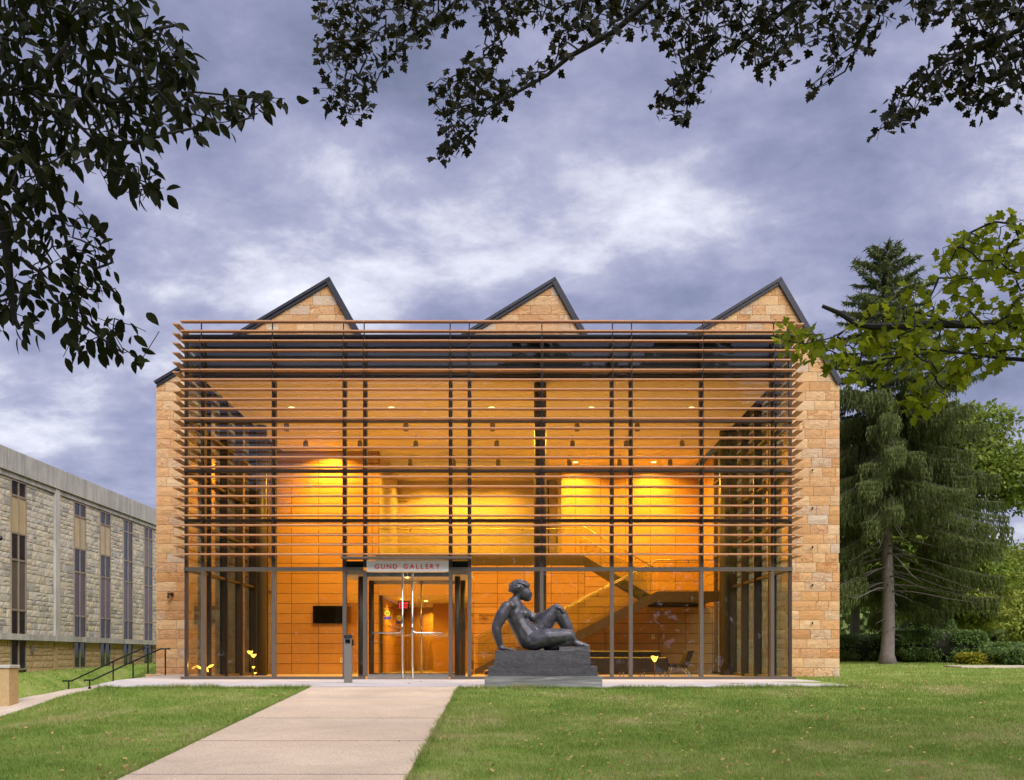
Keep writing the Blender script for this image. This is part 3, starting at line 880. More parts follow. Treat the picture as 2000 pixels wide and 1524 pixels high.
OX0, OX1 = XP(740, YW-CAMY), XP(925, YW-CAMY)      # opening to the corridor
SLT, SLB = ZP(1085, YW-CAMY), ZP(1104, YW-CAMY)    # upper floor slab
w1 = MB().box(LX0-.02, OX0, YW+.005, YW+.15, 0, CZ-.002).build('lobby_wall', M['panelgap'], gal)
panels(w1, LX0-.02, OX0, 0.005, CZ-.01, YW, xoff=0.30)
w2 = MB().box(OX1, LX1, YW+.005, YW+.04, 0, 2.10).box(OX1, XP(1142, YW-CAMY), YW+.005, YW+.04, 2.10, SLB-.002).poly([(XP(1142, YW-CAMY), 2.10), (4.30, 2.10), (XP(1142, YW-CAMY), 3.36)], 'y', YW+.005, YW+.04).build('lobby_wall', M['panelgap'], gal)
panels(w2, OX1, LX1, 0.005, 2.08, YW, xoff=0.1)
panels(w2, OX1, XP(1142, YW-CAMY), 2.08+.0, SLB-.01, YW, xoff=0.1, zoff=0.2)
for k in range(4):
    for j in range(3):
        xa, za = XP(1142, YW-CAMY)+j*.838, 2.088+k*.312
        q = [(xa+.007, za+.007), (xa+.831, za+.007), (xa+.831, za+.305), (xa+.007, za+.305)]
        q = clip_poly(q, 1.27/2.06, 1, 3.36+XP(1142, YW-CAMY)*1.27/2.06-.04)
        if len(q) > 2 and abs(q[0][0]-q[1][0]) > .05: MB().poly(q, 'y', YW-.02, YW+.0).build('wood_panel', M['panel'], w2)
UX0 = XP(1096, UY-CAMY)
w3 = MB().box(UX0, LX1+.1, UY+.005, UY+.1, 2.2, CZ-.002).build('lobby_wall', M['panelgap'], gal)
panels(w3, UX0, LX1+.08, 2.45, CZ-.01, UY, xoff=0.35)
# right return wall of the stairwell
w4 = MB().box(LX1, LX1+.12, YW+.0, UY, 0, CZ-.002).build('lobby_wall', M['panelgap'], gal)
for k in range(22):
    z0 = 0.005+k*.312
    if z0+.3 < CZ:
        MB().box(LX1-.02, LX1-.001, YW+.03, YW+1.3, z0+.006, z0+.306).build('wood_panel', M['panel'], w4)
        MB().box(LX1-.02, LX1-.001, YW+1.312, UY-.03, z0+.006, z0+.306).build('wood_panel', M['panel'], w4)
# upper gallery room
EY = 14.4
MB().box(OX0-.1, UX0+.1, EY, EY+.1, SLT, CZ-.002).build('gallery_wall', M['plaster'], gal)
MB().box(OX0-.1, OX0-.002, YW+.152, EY, SLT, CZ-.002).build('gallery_wall', M['plaster'], gal)
MB().box(UX0+.002, UX0+.1, UY+.102, EY, SLT, CZ-.002).build('gallery_wall', M['plaster'], gal)
MB().box(OX0-.1, UX0+.05, YW-.02, EY, SLB, SLT-.002).build('upper_floor', M['brownsteel'], gal)
MB().box(UX0+.051, XP(1140, YW-CAMY), YW-.02, UY, SLB, SLT-.002).build('upper_floor', M['brownsteel'], gal)
# skylight panel let into the upper ceiling, door of the upper room, tablet stand
MB().box(XP(770, 36), XP(1043, 36), 10.6, 12.4, CZ-.06, CZ-.004).build('ceiling_panel', M['signboard'], ceil_)
dr = MB().box(XP(1072, 38.3), XP(1092, 38.3), EY-.05, EY-.002, SLT+.005, ZP(940, 38.4)).build('inner_door', M['plaster'], gal)
MB().box(XP(1070, 38.3), XP(1072, 38.3), EY-.08, EY-.003, SLT+.005, ZP(938, 38.4)).build('door_frame', M['brownsteel'], dr)
MB().box(XP(1092, 38.3), XP(1094, 38.3), EY-.08, EY-.003, SLT+.005, ZP(938, 38.4)).build('door_frame', M['brownsteel'], dr)
MB().box(XP(1087, 38.3), XP(1089.5, 38.3), EY-.11, EY-.051, ZP(1060, 38.3), ZP(1048, 38.3)).build('door_handle', M['darkalu'], dr)
text_letters('BUCHWALD-WRIGHT', XP(775, 38.3), XP(827, 38.3), EY-.012, ZP(974.8, 38.3), 0.085, M['letter'], gal, 'wall_letter', 0.004)
text_letters('GALLERY', XP(775, 38.3), XP(798, 38.3), EY-.012, ZP(980.5, 38.3), 0.085, M['letter'], gal, 'wall_letter', 0.004)
text_letters('FISCHMAN', XP(936.5, 32.86), XP(966, 32.86), YW-.035, ZP(1204.5, 32.86), 0.075, M['letter'], gal, 'wall_letter', 0.005)
text_letters('LOBBY', XP(936.5, 32.86), XP(954, 32.86), YW-.035, ZP(1210.8, 32.86), 0.075, M['letter'], gal, 'wall_letter', 0.005)
# corridor behind the doors
CCZ = ZP(1163, 33.1)
cor = MB().box(OX0, OX1+.0, YW+.16, 17.0, CCZ, CCZ+.08).build('corridor_ceiling', M['ceiling'], gal)
lint = MB().box(OX0, OX1, YW-.015, YW+.155, CCZ-.002, SLB-.003).build('lintel', M['panel'], gal)
cw1 = MB().box(OX0-.12, OX0-.021, YW+.16, 17.0, 0, CCZ-.002).build('corridor_wall', M['panelgap'], gal)
for k in range(8):
    z0 = 0.005+k*.312
    for j in range(5):
        y0 = YW+.17+j*1.55
        MB().box(OX0-.02, OX0-.001, y0+.006, y0+1.54, z0+.006, min(z0+.306, CCZ-.01)).build('wood_panel', M['panel'], cw1)
cw2 = MB().box(OX1+.02, OX1+.12, YW+.05, 17.0, 0, CCZ-.002).build('corridor_wall', M['panel'], gal)
MB().box(OX0-.1, OX1+.1, 17.0, 17.1, 0, CCZ+.08).build('corridor_wall', M['panel'], gal)
MB().box(XP(846, 38), OX1+.02, 13.9, 14.0, 0, CCZ-.002).build('corridor_wall', M['panel'], gal)
MB().box(XP(742, 33.5), XP(748, 33.5), YW+.3, YW+.62, 0, CCZ-.01).build('corridor_pilaster', M['brownsteel'], gal)
# round columns
for px, d in ((1055, 24.75), (511, 29.3), (1415, 30.0)):
    MB().cyl(XP(px, d), d+CAMY, 0.005, CZ-.002, 0.145, 28).build('column', M['column'], gal, True)

# recessed downlights (parts of the ceiling) and their light
def lamp(name, loc, power, parent, size=0.16, spread=150, color=WARM):
    ld = bpy.data.lights.new(name, 'AREA'); ld.shape = 'DISK'; ld.size = size; ld.energy = power; ld.color = color; ld.spread = R(spread)
    o = bpy.data.objects.new(name, ld)
    link(o, parent, Matrix.Translation(loc))
    return o
def downlight(x, y, z, power, parent, r=0.085, rim=True):
    if rim: MB().lathe(x, y, [(r+.025, z-.003), (r+.025, z-.012), (r, z-.012), (r, z-.003)], 24).build('lamp_trim', M['white'], parent, True)
    n = 20
    MB().add([(x+r*math.cos(k*2*math.pi/n), y+r*math.sin(k*2*math.pi/n), z-.008) for k in range(n)], [tuple(range(n))]).build('downlight', M['lampglow'], parent)
    lamp('downlight_lamp', (x, y, z-.03), power, parent)
DL = 62.0
for px in (570, 765, 960, 1155, 1350): downlight(XP(px, 27.14), 27.14+CAMY, CZ, DL, ceil_)
for px in (804, 968, 1134, 1298, 640): downlight(XP(px, 32.2), 32.2+CAMY, CZ, DL, ceil_)
for px in (818, 1124, 1277): downlight(XP(px, 34.7), 34.7+CAMY, CZ, DL*.9, ceil_, 0.08)
for px in (833, 975, 905): downlight(XP(px, 37.3), 37.3+CAMY, CZ, DL*.42, ceil_, 0.08)
for px, py in ((832, 1174), (863, 1192)):
    d = (CCZ-CAMZ)*F/(1285-py)
    downlight(XP(px, d), min(d+CAMY, 16.5), CCZ, 16, cor, 0.075, False)
downlight(XP(778, 33.9), 33.9+CAMY+1.2, CCZ, 16, cor, 0.075, False)
downlight(XP(795, 25), 25.0+CAMY, VH+.02-.024, 4, vest, 0.05, False)

# left hall, plants and the small things follow
# ------------------------------------------------------------------ hanging spotlights
ORD = ['first', 'second', 'third', 'fourth', 'fifth', 'sixth', 'seventh', 'eighth']
def spot(px, d, k, n, rowname, lit, aim=None, power=0):
    x, y = XP(px, d), d+CAMY
    lab = f'small cylinder spotlight hanging in the {rowname} ceiling row, {ORD[k]} from the left'
    t = thing('ceiling_spotlight', lab, 'spotlight', (x, y, CZ), 'cylinder spotlights under the lobby ceiling')
    MB().cyl(x, y, CZ-.16, CZ-.001, 0.012, 8).build('stem', M['postgrey'], t)
    MB().lathe(x, y, [(0.0, CZ-.14), (0.055, CZ-.15), (0.07, CZ-.19), (0.07, CZ-.35), (0.055, CZ-.36), (0.05, CZ-.33), (0.0, CZ-.33)], 18).build('lamp_housing', M['postgrey'], t, True)
    if lit:
        nn = 16
        MB().add([(x+.048*math.cos(q*2*math.pi/nn), y+.048*math.sin(q*2*math.pi/nn), CZ-.345) for q in range(nn)], [tuple(range(nn))]).build('lamp_lens', M['lampglow'], t)
    if aim:
        ld = bpy.data.lights.new('spot_lamp', 'SPOT'); ld.energy = power; ld.color = WARM; ld.spot_size = R(58); ld.spot_blend = 0.9; ld.shadow_soft_size = 0.05
        o = bpy.data.objects.new('spot_lamp', ld)
        src = Vector((x, y, CZ-.38)); v = Vector(aim)-src
        link(o, t, Matrix.Translation(src) @ v.to_track_quat('-Z', 'Y').to_matrix().to_4x4())
for k, px in enumerate((560, 793, 962, 1127, 1245)): spot(px, 28.3, k, 5, 'front', False)
aims = {0: ((XP(600, 32.8), YW, 4.2), 95), 1: ((XP(655, 32.8), YW, 4.2), 60)}
for k, px in enumerate((597, 703, 812, 970, 1118, 1223, 1332)):
    a = aims.get(k); spot(px, 30.6, k, 7, 'middle', False, a[0] if a else None, a[1] if a else 0)
aims = {3: ((XP(1112, 35.5), UY, 4.6), 62), 4: ((XP(1270, 35.5), UY, 4.8), 70), 5: ((XP(1290, 35.5), UY, 4.2), 45), 0: ((XP(850, 38.4), EY, 5.0), 15), 1: ((XP(960, 38.4), EY, 4.8), 15)}
for k, px in enumerate((801, 886, 973, 1112, 1210, 1309)):
    a = aims.get(k); spot(px, 33.5, k, 6, 'rear', True, a[0] if a else None, a[1] if a else 0)

# ------------------------------------------------------------------ staircase
LY0, LY1 = 6.6, 8.75
st = thing('staircase', 'brown steel staircase with glass balustrade rising behind the bronze figure', 'staircase', (0.2, 7.6, 0))
lz = ZP(1155, 30.6)
prof = [(-1.08, 0.16), (0.15, 0.82), (1.08, 0.82), (4.2, lz), (6.0, lz)]
def stringer(prof, y, th, name, parent, drop=0.31):
    top = list(prof)
    pts = top + [(x - (0.0 if i in (0, len(prof)-1) else 0.06), max(z-drop, 0.006)) for i, (x, z) in reversed(list(enumerate(prof)))]
    return MB().poly(pts, 'y', y, y+th).build(name, M['brownsteel'], parent)
stringer(prof, LY0, 0.06, 'stringer', st); stringer(prof, LY1, 0.06, 'stringer', st)
MB().box(4.2, 6.0, LY0+.061, UY-.03, lz-.26, lz-.03).build('landing', M['brownsteel'], st)
MB().box(1.09, 0.14, LY0+.061, LY1-.001, 0.56, 0.79).build('landing', M['brownsteel'], st)
def treads(x0, z0, x1, z1, n, y0, y1):
    for k in range(n):
        xa = x0+(x1-x0)*k/n; xb = x0+(x1-x0)*(k+1)/n; zz = z0+(z1-z0)*(k+1)/n-.17
        a, b = min(xa, xb), max(xa, xb)
        MB().box(a, b+.02, y0+.062, y1-.002, zz-.05-(z1-z0)/n*0.0, zz-.03).box(a if x1 > x0 else b-.02, a+.02 if x1 > x0 else b, y0+.063, y1-.003, zz-abs(z1-z0)/n-.03, zz-.051).build('step', M['floor'], st)
treads(-1.05, 0.0, 0.15, 0.82, 5, LY0, LY1)
treads(1.08, 0.82, 4.2, lz, 10, LY0, LY1)
up = [(XP(1140, 33.0), SLT), (4.4, lz)]
stringer([up[1], up[0]], 9.0, 0.06, 'stringer', st); stringer([up[1], up[0]], 11.2, 0.06, 'stringer', st)
treads(up[1][0], lz, up[0][0], SLT, 8, 9.0, 11.2)
def balustrade(prof, y, gh=0.92, hr=0.90, parent=None, post=True):
    top = [(x, z+gh) for x, z in prof]
    for (a, b), (c, d) in zip(zip(prof[:-1], prof[1:]), zip(top[:-1], top[1:])):
        MB().poly([(a[0]+.01, a[1]-.02), (b[0]-.01, b[1]-.02), (d[0]-.01, d[1]), (c[0]+.01, c[1])], 'y', y+.02, y+.032).build('balustrade_pane', M['railglass'], parent)
    pts = [(x, y-.05, z+hr) for x, z in prof]
    MB().tube(pts, 0.016, 10).build('handrail', M['brass'], parent, True)
    mb = MB()
    for a, b in zip(prof[:-1], prof[1:]):
        L = math.hypot(b[0]-a[0], b[1]-a[1]); n = max(1, int(L/1.1))
        for k in range(n):
            t = (k+.5)/n
            x, z = a[0]+(b[0]-a[0])*t, a[1]+(b[1]-a[1])*t+hr
            mb.tube([(x, y-.05, z-.02), (x, y-.05, z-.07), (x, y+.02, z-.09)], 0.012, 6)
    mb.build('rail_bracket', M['steel'], parent)
balustrade(prof, LY0, parent=st); balustrade(prof[:4], LY1, parent=st)
balustrade([(up[1][0], lz), up[0]][::-1], 9.0, parent=st); balustrade([(up[1][0], lz), up[0]][::-1], 11.25, parent=st)
gb = thing('balcony_railing', 'glass balcony railing with slim metal handrail along the upper floor', 'railing', (-1, YW, SLT))
balustrade([(OX0+.02, SLT), (-2.2, SLT), (-0.3, SLT), (XP(1140, 33.0)-.02, SLT)], YW+.0, hr=0.82, parent=gb)

# ------------------------------------------------------------------ things in and at the lobby
tv = thing('wall_screen', 'black flat screen mounted on the wood panel wall left of the doors', 'screen', (XP(640, 32.8), YW, ZP(1218, 32.8)))
MB().bbox(XP(611, 32.8), XP(686, 32.8), YW-.115, YW-.05, ZP(1218.5, 32.8), ZP(1183, 32.8), .008).build('screen_body', M['darkalu'], tv)
MB().box(XP(612, 32.8), XP(685, 32.8), YW-.119, YW-.1155, ZP(1217.5, 32.8), ZP(1184, 32.8)).build('screen_glass', M['screen'], tv)
MB().box(XP(640, 32.8), XP(655, 32.8), YW-.05, YW-.02, ZP(1208, 32.8), ZP(1192, 32.8)).build('wall_bracket', M['darkalu'], tv)
for (px, py, lab) in ((1276, 1244, 'small pale switch plate on the wood wall above the dark bench'), (667, 1290, 'small pale socket plate low on the wood wall left of the doors')):
    sw = thing('wall_plate', lab, 'switch', P(px, py, 32.85))
    x, z = XP(px, 32.85), ZP(py, 32.85)
    MB().bbox(x-.05, x+.05, YW-.035, YW-.0205, z-.07, z+.07, .004).build('plate', M['white'], sw)
    MB().box(x-.018, x+.018, YW-.040, YW-.0352, z-.005, z+.04).build('toggle', M['postgrey'], sw)
# exit sign
ex = thing('exit_sign', 'glowing red exit sign hanging behind the glass doors', 'sign', P(788, 1190, 33.6))
MB().box(XP(777, 33.6), XP(800, 33.6), 33.6+CAMY, 33.6+CAMY+.05, ZP(1190, 33.6), ZP(1174, 33.6)).build('housing', M['brownsteel'], ex)
MB().tube([(XP(788, 33.6), 33.6+CAMY+.025, ZP(1174, 33.6)), (XP(788, 33.6), 33.6+CAMY+.025, CCZ)], .012, 6).build('stem', M['brownsteel'], ex)
text_letters('EXIT', XP(779.5, 33.59), XP(797.5, 33.59), 33.59+CAMY-.002, ZP(1188.5, 33.6), 0.19, M['exitglow'], ex, 'letter', 0.003)
# dark bench, chair
def bench():
    d = 27.4
    y = d+CAMY
    b = thing('reception_bench', 'long dark leather bench behind the glass right of the bronze figure', 'bench', (XP(1220, d), y, 0))
    x0, x1 = XP(1130, d), XP(1300.5, d)
    MB().bbox(x0, x1, y-.45, y+.40, ZP(1313, d-.4), ZP(1283.5, d-.4), .03).build('seat', M['darkleather'], b)
    MB().bbox(x0, XP(1295, d), y+.405, y+.60, ZP(1312, d), ZP(1271, d+.4), .03).build('backrest', M['darkleather'], b)
    for px in (1165, 1215, 1255, 1295):
        for yy in (y-.35, y+.5):
            MB().cyl(XP(px, d), yy, 0.005, ZP(1312, d), 0.018, 8).build('leg', M['steel'], b)
def chair():
    d = 27.6; y = d+CAMY
    c = thing('lounge_chair', 'low dark lounge chair with tilted back beside the right end of the bench', 'chair', (XP(1330, d), y, 0))
    xs0, xs1 = XP(1304, d), XP(1338, d)
    zt, zb = ZP(1297, d), ZP(1305, d)
    MB().poly([(xs0, zb+.03), (xs1, zb), (xs1+.02, zt-.02), (xs0, zt)], 'y', y-.3, y+.3).build('seat', M['darkleather'], c)
    bx0, bz0, bx1, bz1 = XP(1333, d), ZP(1303, d), XP(1351, d), ZP(1271.5, d)
    MB().poly([(bx0-.06, bz0), (bx0+.09, bz0+.0), (bx1+.02, bz1), (bx1-.13, bz1)], 'y', y-.305, y+.305).build('backrest', M['darkleather'], c)
    for yy in (y-.24, y+.24):
        MB().tube([(XP(1335, d), yy, zb), (XP(1349, d), yy, 0.006)], .016, 8).build('leg', M['steel'], c)
        MB().tube([(XP(1310, d), yy, zb+.02), (XP(1302, d), yy, 0.006)], .016, 8).build('leg', M['steel'], c)
bench(); chair()
# glass flower lamps
def cup(t, x, y, z, r, h, tilt=(0, 0)):
    n = 14
    mb = MB()
    vs_, fs = [], []
    for j in range(5):
        f = j/4
        rr = r*(0.25+0.75*math.sin(f*math.pi/2))
        for k in range(n):
            a = k*2*math.pi/n
            wv = 1+0.12*math.sin(3*a)*f
            vs_.append((x+rr*wv*math.cos(a)+tilt[0]*f*h, y+rr*wv*math.sin(a)+tilt[1]*f*h, z+h*f*(1+.1*math.cos(3*a)*f)))
    for j in range(4):
        for k in range(n): fs.append((j*n+k, j*n+(k+1) % n, (j+1)*n+(k+1) % n, (j+1)*n+k))
    fs.append(tuple(range(n-1, -1, -1)))
    mb.add(vs_, fs).build('petal_cup', M['flowerglow'], t, True)
def petal(t, a, b, w):
    a, b = Vector(a), Vector(b); m = (a+b)/2; d = (b-a)
    pts = [a, a+d*.25, m, a+d*.75, b]
    MB().tube(pts, [w*.2, w*.8, w, w*.75, w*.1], 8).build('petal', M['flowerglow'], t, True)
d = 24.9; y = d+CAMY
f1 = thing('petal_lamp', 'glowing lamp with three leaf shaped petals low in the left corner glazing', 'lamp', (XP(404, d), y, 0))
petal(f1, P(384, 1300.5, d), P(394, 1307, d), .028); petal(f1, P(401, 1301.5, d), P(407, 1313, d), .028); petal(f1, P(405, 1304.5, d), P(418, 1298, d), .028)
MB().tube([(XP(396, d), y, .006), tuple(P(400, 1304, d))], .012, 6).build('stem', M['letter'], f1)
f2 = thing('cup_flower_lamp', 'pair of glowing cup shaped glass flowers on stems left of the wood wall', 'lamp', (XP(493, d), y, 0))
cup(f2, XP(488, d), y, ZP(1278, d), .066, .075); cup(f2, XP(496, d), y-.05, ZP(1284.5, d), .066, .08)
cup(f2, XP(495, d), y, ZP(1306, d), .035, .05); cup(f2, XP(497.5, d), y, ZP(1317, d), .035, .04, (.5, 0))
for px, py in ((488, 1277.5), (496, 1284)): MB().tube([(XP(494, d), y, .006), tuple(P(px, py, d))], .010, 6).build('stem', M['letter'], f2)
d = 25.2; y = d+CAMY
f3 = thing('single_flower_lamp', 'single glowing glass flower on a thin stem in front of the bench', 'lamp', (XP(1278, d), y, 0))
cup(f3, XP(1278.5, d), y, ZP(1293, d), .082, .135)
MB().tube([(XP(1279, d), y, .006), (XP(1278.5, d), y, ZP(1292.5, d))], .010, 6).build('stem', M['letter'], f3)
for nm, (px, py, d_) in (('l', (400, 1300, 24.7)), ('c', (493, 1278, 24.7)), ('r', (1278, 1285, 25.0))):
    pd = bpy.data.lights.new('flower_glow', 'POINT'); pd.energy = 1.2; pd.color = (1, .5, .1); pd.shadow_soft_size = .05
    o = bpy.data.objects.new('flower_glow', pd); link(o, {'l': f1, 'c': f2, 'r': f3}[nm], Matrix.Translation(P(px, py, d_)))

# card reader post in front of the doors
d = 20.6
bz = 0.012
bp = thing('entry_post', 'slim grey metal post with push plate standing left of the glass doors', 'post', (XP(680, d), d+CAMY, bz))
s = d/F
x0, x1 = XP(673, d), XP(687.5, d); yc = d+CAMY
zt = ZP(1247, d)
base = ZP(1335, d)
MB().bbox(x0, x1, yc-.07, yc+.07, bz-.001, zt, .006).build('shaft', M['postgrey'], bp)
MB().bbox(x0-.005, x1+.005, yc-.075, yc+.075, zt, ZP(1239.5, d), .02).build('cap', M['zinc'], bp)
MB().box(x0+.025, x1-.02, yc-.078, yc-.0705, zt-.10, zt-.01).build('push_plate', M['steel'], bp)
MB().box(x0+.035, x1-.03, yc-.082, yc-.0785, zt-.085, zt-.03).build('button', M['screen'], bp)
MB().bbox(x1, x1+.03, yc-.05, yc+.05, zt-.14, zt-.02, .006).build('side_box', M['blackrail'], bp)
# security camera on the left stone wall, wall pins on the right stone wall
sl = thing('wall_camera', 'small black security camera on the left stone wall beside the glass', 'camera', P(337, 1165, dW))
x, z = XP(337, dW), ZP(1161, dW)
MB().lathe(0, 0, [(0, 0), (.05, 0), (.055, .06), (0, .07)], 14).mesh
mb = MB(); mb.tube([(x, YW-.03, z), (x, YW-.09, z)], .055, 16); mb.build('mount', M['blackrail'], sl)
MB().tube([(x, YW-.09, z), (x-.06, YW-.16, z+.01)], .03, 10).build('arm', M['blackrail'], sl)
MB().tube([(x-.06, YW-.16, z+.03), (x-.08, YW-.2, z-.13)], .034, 10).build('camera_body', M['blackrail'], sl)
for k, py in enumerate((919, 993, 1069, 1143, 1217)):
    x, z = XP(1586, dW), ZP(py, dW)
    wp = thing('wall_pin', f'tiny dark metal pin on the right stone wall, {ORD[k]} from the top', 'bracket', (x, YW, z), 'metal pins in a column on the right stone wall')
    MB().bbox(x-.016, x+.016, YW-.09, YW-.02, z-.02, z+.03, .004).build('pin', M['blackrail'], wp)
    MB().cyl(x, YW-.07, z-.05, z-.02, .01, 8).build('hook', M['blackrail'], wp)
# ground light in the pavement
d = 1032/(1336.5-1285)
gl = thing('ground_light', 'small round lit lamp set flush in the pavement right of the figure', 'lamp', (XP(1441, d), d+CAMY, .012))
MB().lathe(XP(1441, d), d+CAMY, [(.12, .012), (.12, .02), (.095, .022), (.095, .014)], 24).build('rim', M['steel'], gl)
MB().lathe(XP(1441, d), d+CAMY, [(.094, .016), (.05, .019), (0.001, .02)], 24).build('lens', M['groundglow'], gl)

# ------------------------------------------------------------------ bronze figure on its plinth
def statue():
    d = 18.35; yc = d+CAMY
    t = thing('bronze_statue', 'dark bronze seated figure with a raised knee on a stepped plinth', 'statue', (XP(1060, d), yc, .01))
    # plinth
    def ragged(x0, x1, y0, y1, z0, z1, amp, nm, mat, inset=0.0):
        nx, nz, ny = 22, 5, 8
        bm = bmesh.new()
        bmesh.ops.create_cube(bm, size=1.0)
        bmesh.ops.subdivide_edges(bm, edges=bm.edges[:], cuts=7, use_grid_fill=True)
        for v in bm.verts:
            u = (v.co.x+.5, v.co.y+.5, v.co.z+.5)
            ins = inset*u[2]
            p = Vector((x0+ins+(x1-x0-2*ins)*u[0], y0+ins+(y1-y0-2*ins)*u[1], z0+(z1-z0)*u[2]))
            nn = mnoise.noise_vector(p*5.0)+0.6*mnoise.noise_vector(p*13.0)
            k = 0.0 if u[2] < .01 else 1.0
            p += Vector((nn.x, nn.y, nn.z*(.7 if u[2] > .99 else .2)))*amp*k
            v.co = p
        m = bpy.data.meshes.new(nm); bm.to_mesh(m); bm.free()
        return mobj(nm, m, mat, t)
    y0 = -6.12
    dd = y0-CAMY
    ragged(XP(946.5, dd), XP(1176.5, dd), y0, y0+1.0, .013, ZP(1321.5, dd), .002, 'granite_base', M['granite'])
    y1 = y0+.09; d1 = y1-CAMY
    ragged(XP(953.5, d1), XP(1167, d1), y1, y1+.88, ZP(1321.4, dd), ZP(1301.5, d1), .004, 'bronze_base', M['bronzebase'], .004)
    y2 = y0+.20; d2 = y2-CAMY
    ragged(XP(965, d2), XP(1154, d2), y2, y2+.72, ZP(1301.4, d1), ZP(1270.5, d2), .005, 'bronze_base', M['bronzebase'], .012)
    ragged(XP(1092, d2), XP(1153.5, d2), y2+.012, y2+.70, ZP(1270.4, d2)-.005, ZP(1263, d2), .008, 'bronze_base', M['bronzebase'], .01)
    # figure: overlapping ellipsoids merged into one skin
    yb = y2+.36
    db = yb-CAMY
    def p3(px, py, dy=0.0): return Vector((XP(px, db), yb+dy, ZP(py, db)))
    bm = bmesh.new()
    def ball(c, r):
        Mx = Matrix.Translation(c) @ Matrix.Diagonal((r[0], r[1], r[2], 1))
        bmesh.ops.create_icosphere(bm, subdivisions=2, radius=1.0, matrix=Mx)
    pxm = db/F
    def limb(pts, flat=1.0):
        for (a, b) in zip(pts[:-1], pts[1:]):
            pa, ra = p3(*a[:3]), a[3]*pxm; pb, rb = p3(*b[:3]), b[3]*pxm
            n = max(4, int((pb-pa).length/(min(ra, rb)*.18)))
            for k in range(n+1):
                f = k/n
                r = ra+(rb-ra)*f
                ball(pa.lerp(pb, f), (r, r*flat, r))
    # torso
    limb([(1034, 1247, 0, 23), (1024, 1232, 0, 21), (1013, 1214, 0, 19.5), (1007, 1199, 0, 21), (1004, 1186, 0, 19), (1004, 1177, 0, 12), (1008, 1168, 0, 8.5), (1014, 1159, 0, 8.5)], 1.25)
    ball(p3(1024, 1200, -.12), (.085, .085, .085)); ball(p3(1028, 1201, .10), (.085, .085, .085))
    ball(p3(1046, 1252, 0), (.24, .25, .15))
    ball(p3(1000, 1184, 0), (.12, .30, .10))
    # head, bowed
    limb([(1020, 1153, 0, 15), (1025, 1160, 0, 13.5), (1030, 1168, 0, 8)], .9)
    ball(p3(1037.5, 1160.5, 0), (.024, .018, .036)); ball(p3(1039.5, 1163.5, 0), (.016, .017, .014))
    ball(p3(1036, 1167.5, 0), (.016, .024, .010)); ball(p3(1034, 1172, 0), (.024, .028, .020))
    ball(p3(1034.5, 1157, -.05), (.03, .03, .012)); ball(p3(1034.5, 1157, .05), (.03, .03, .012))
    # supporting arm (towards the viewer's left)
    limb([(991, 1187, -.16, 13), (981, 1202, -.19, 12.5), (971, 1222, -.20, 10.5), (970, 1232, -.20, 9.8), (974, 1250, -.18, 8), (977, 1262, -.16, 6.6), (981, 1267, -.17, 7)])
    for k, (dy, ln) in enumerate(((-.235, 16), (-.20, 19), (-.165, 20), (-.13, 17))):
        limb([(983, 1267, dy*.6-.07, 3.2), (983+ln*.55, 1267.5, dy, 2.5), (983+ln, 1270.0, dy, 2.0)])
    limb([(979, 1266, -.12, 3.0), (987, 1268.5, -.07, 2.4)])
    # other arm, resting across the raised knee
    limb([(1010, 1186, .17, 12), (1026, 1197, .20, 11), (1046, 1208, .17, 9.6), (1064, 1201, .10, 8.3), (1080, 1191, .04, 6.4), (1088, 1187.5, .02, 6)])
    for k, (dy, ln) in enumerate(((-.06, 13), (-.03, 16), (.0, 16), (.03, 13))):
        limb([(1089, 1187, dy*.7, 3.0), (1089+ln*.5, 1188.5, dy, 2.5), (1089+ln*.8, 1194+ln*.12, dy, 2.1)])
    # raised leg
    limb([(1046, 1246, .12, 19), (1062, 1222, .11, 18), (1080, 1198, .08, 14.5), (1087, 1192, .07, 13.5), (1094, 1199, .07, 13), (1106, 1222, .07, 12.5), (1116, 1243, .06, 8.5), (1122, 1255, .06, 7.2), (1134, 1259.5, .06, 7), (1148, 1262, .06, 4.5)])
    for k in range(5): limb([(1142, 1261, .06+(k-2)*.032, 3.6), (1151-abs(k-1.2)*1.6, 1262.6, .06+(k-2)*.036, 2.6)])
    # folded leg lying in front
    limb([(1042, 1252, -.13, 20), (1070, 1246, -.22, 18.5), (1100, 1243, -.27, 14.5), (1110, 1243, -.26, 13), (1104, 1255, -.22, 12), (1085, 1262, -.16, 10), (1068, 1265, -.08, 7)])
    m = bpy.data.meshes.new('figure'); bm.to_mesh(m); bm.free()
    tmp = bpy.data.objects.new('figure_work', m); COL.objects.link(tmp)
    md = tmp.modifiers.new('r', 'REMESH'); md.mode = 'VOXEL'; md.voxel_size = 0.011
    md2 = tmp.modifiers.new('s', 'SMOOTH'); md2.iterations = 7; md2.factor = 0.5
    dg = bpy.context.evaluated_depsgraph_get(); dg.update()
    m2 = bpy.data.meshes.new_from_object(tmp.evaluated_get(dg))
    COL.objects.unlink(tmp); bpy.data.objects.remove(tmp)
    m2.polygons.foreach_set('use_smooth', [True]*len(m2.polygons))
    m2.materials.clear()
    fig = mobj('figure', m2, M['bronze'], t)
    # hair: a cap of short thick locks
    hb = MB()
    rr = random.Random(3)
    hc = p3(1014.5, 1150, 0)
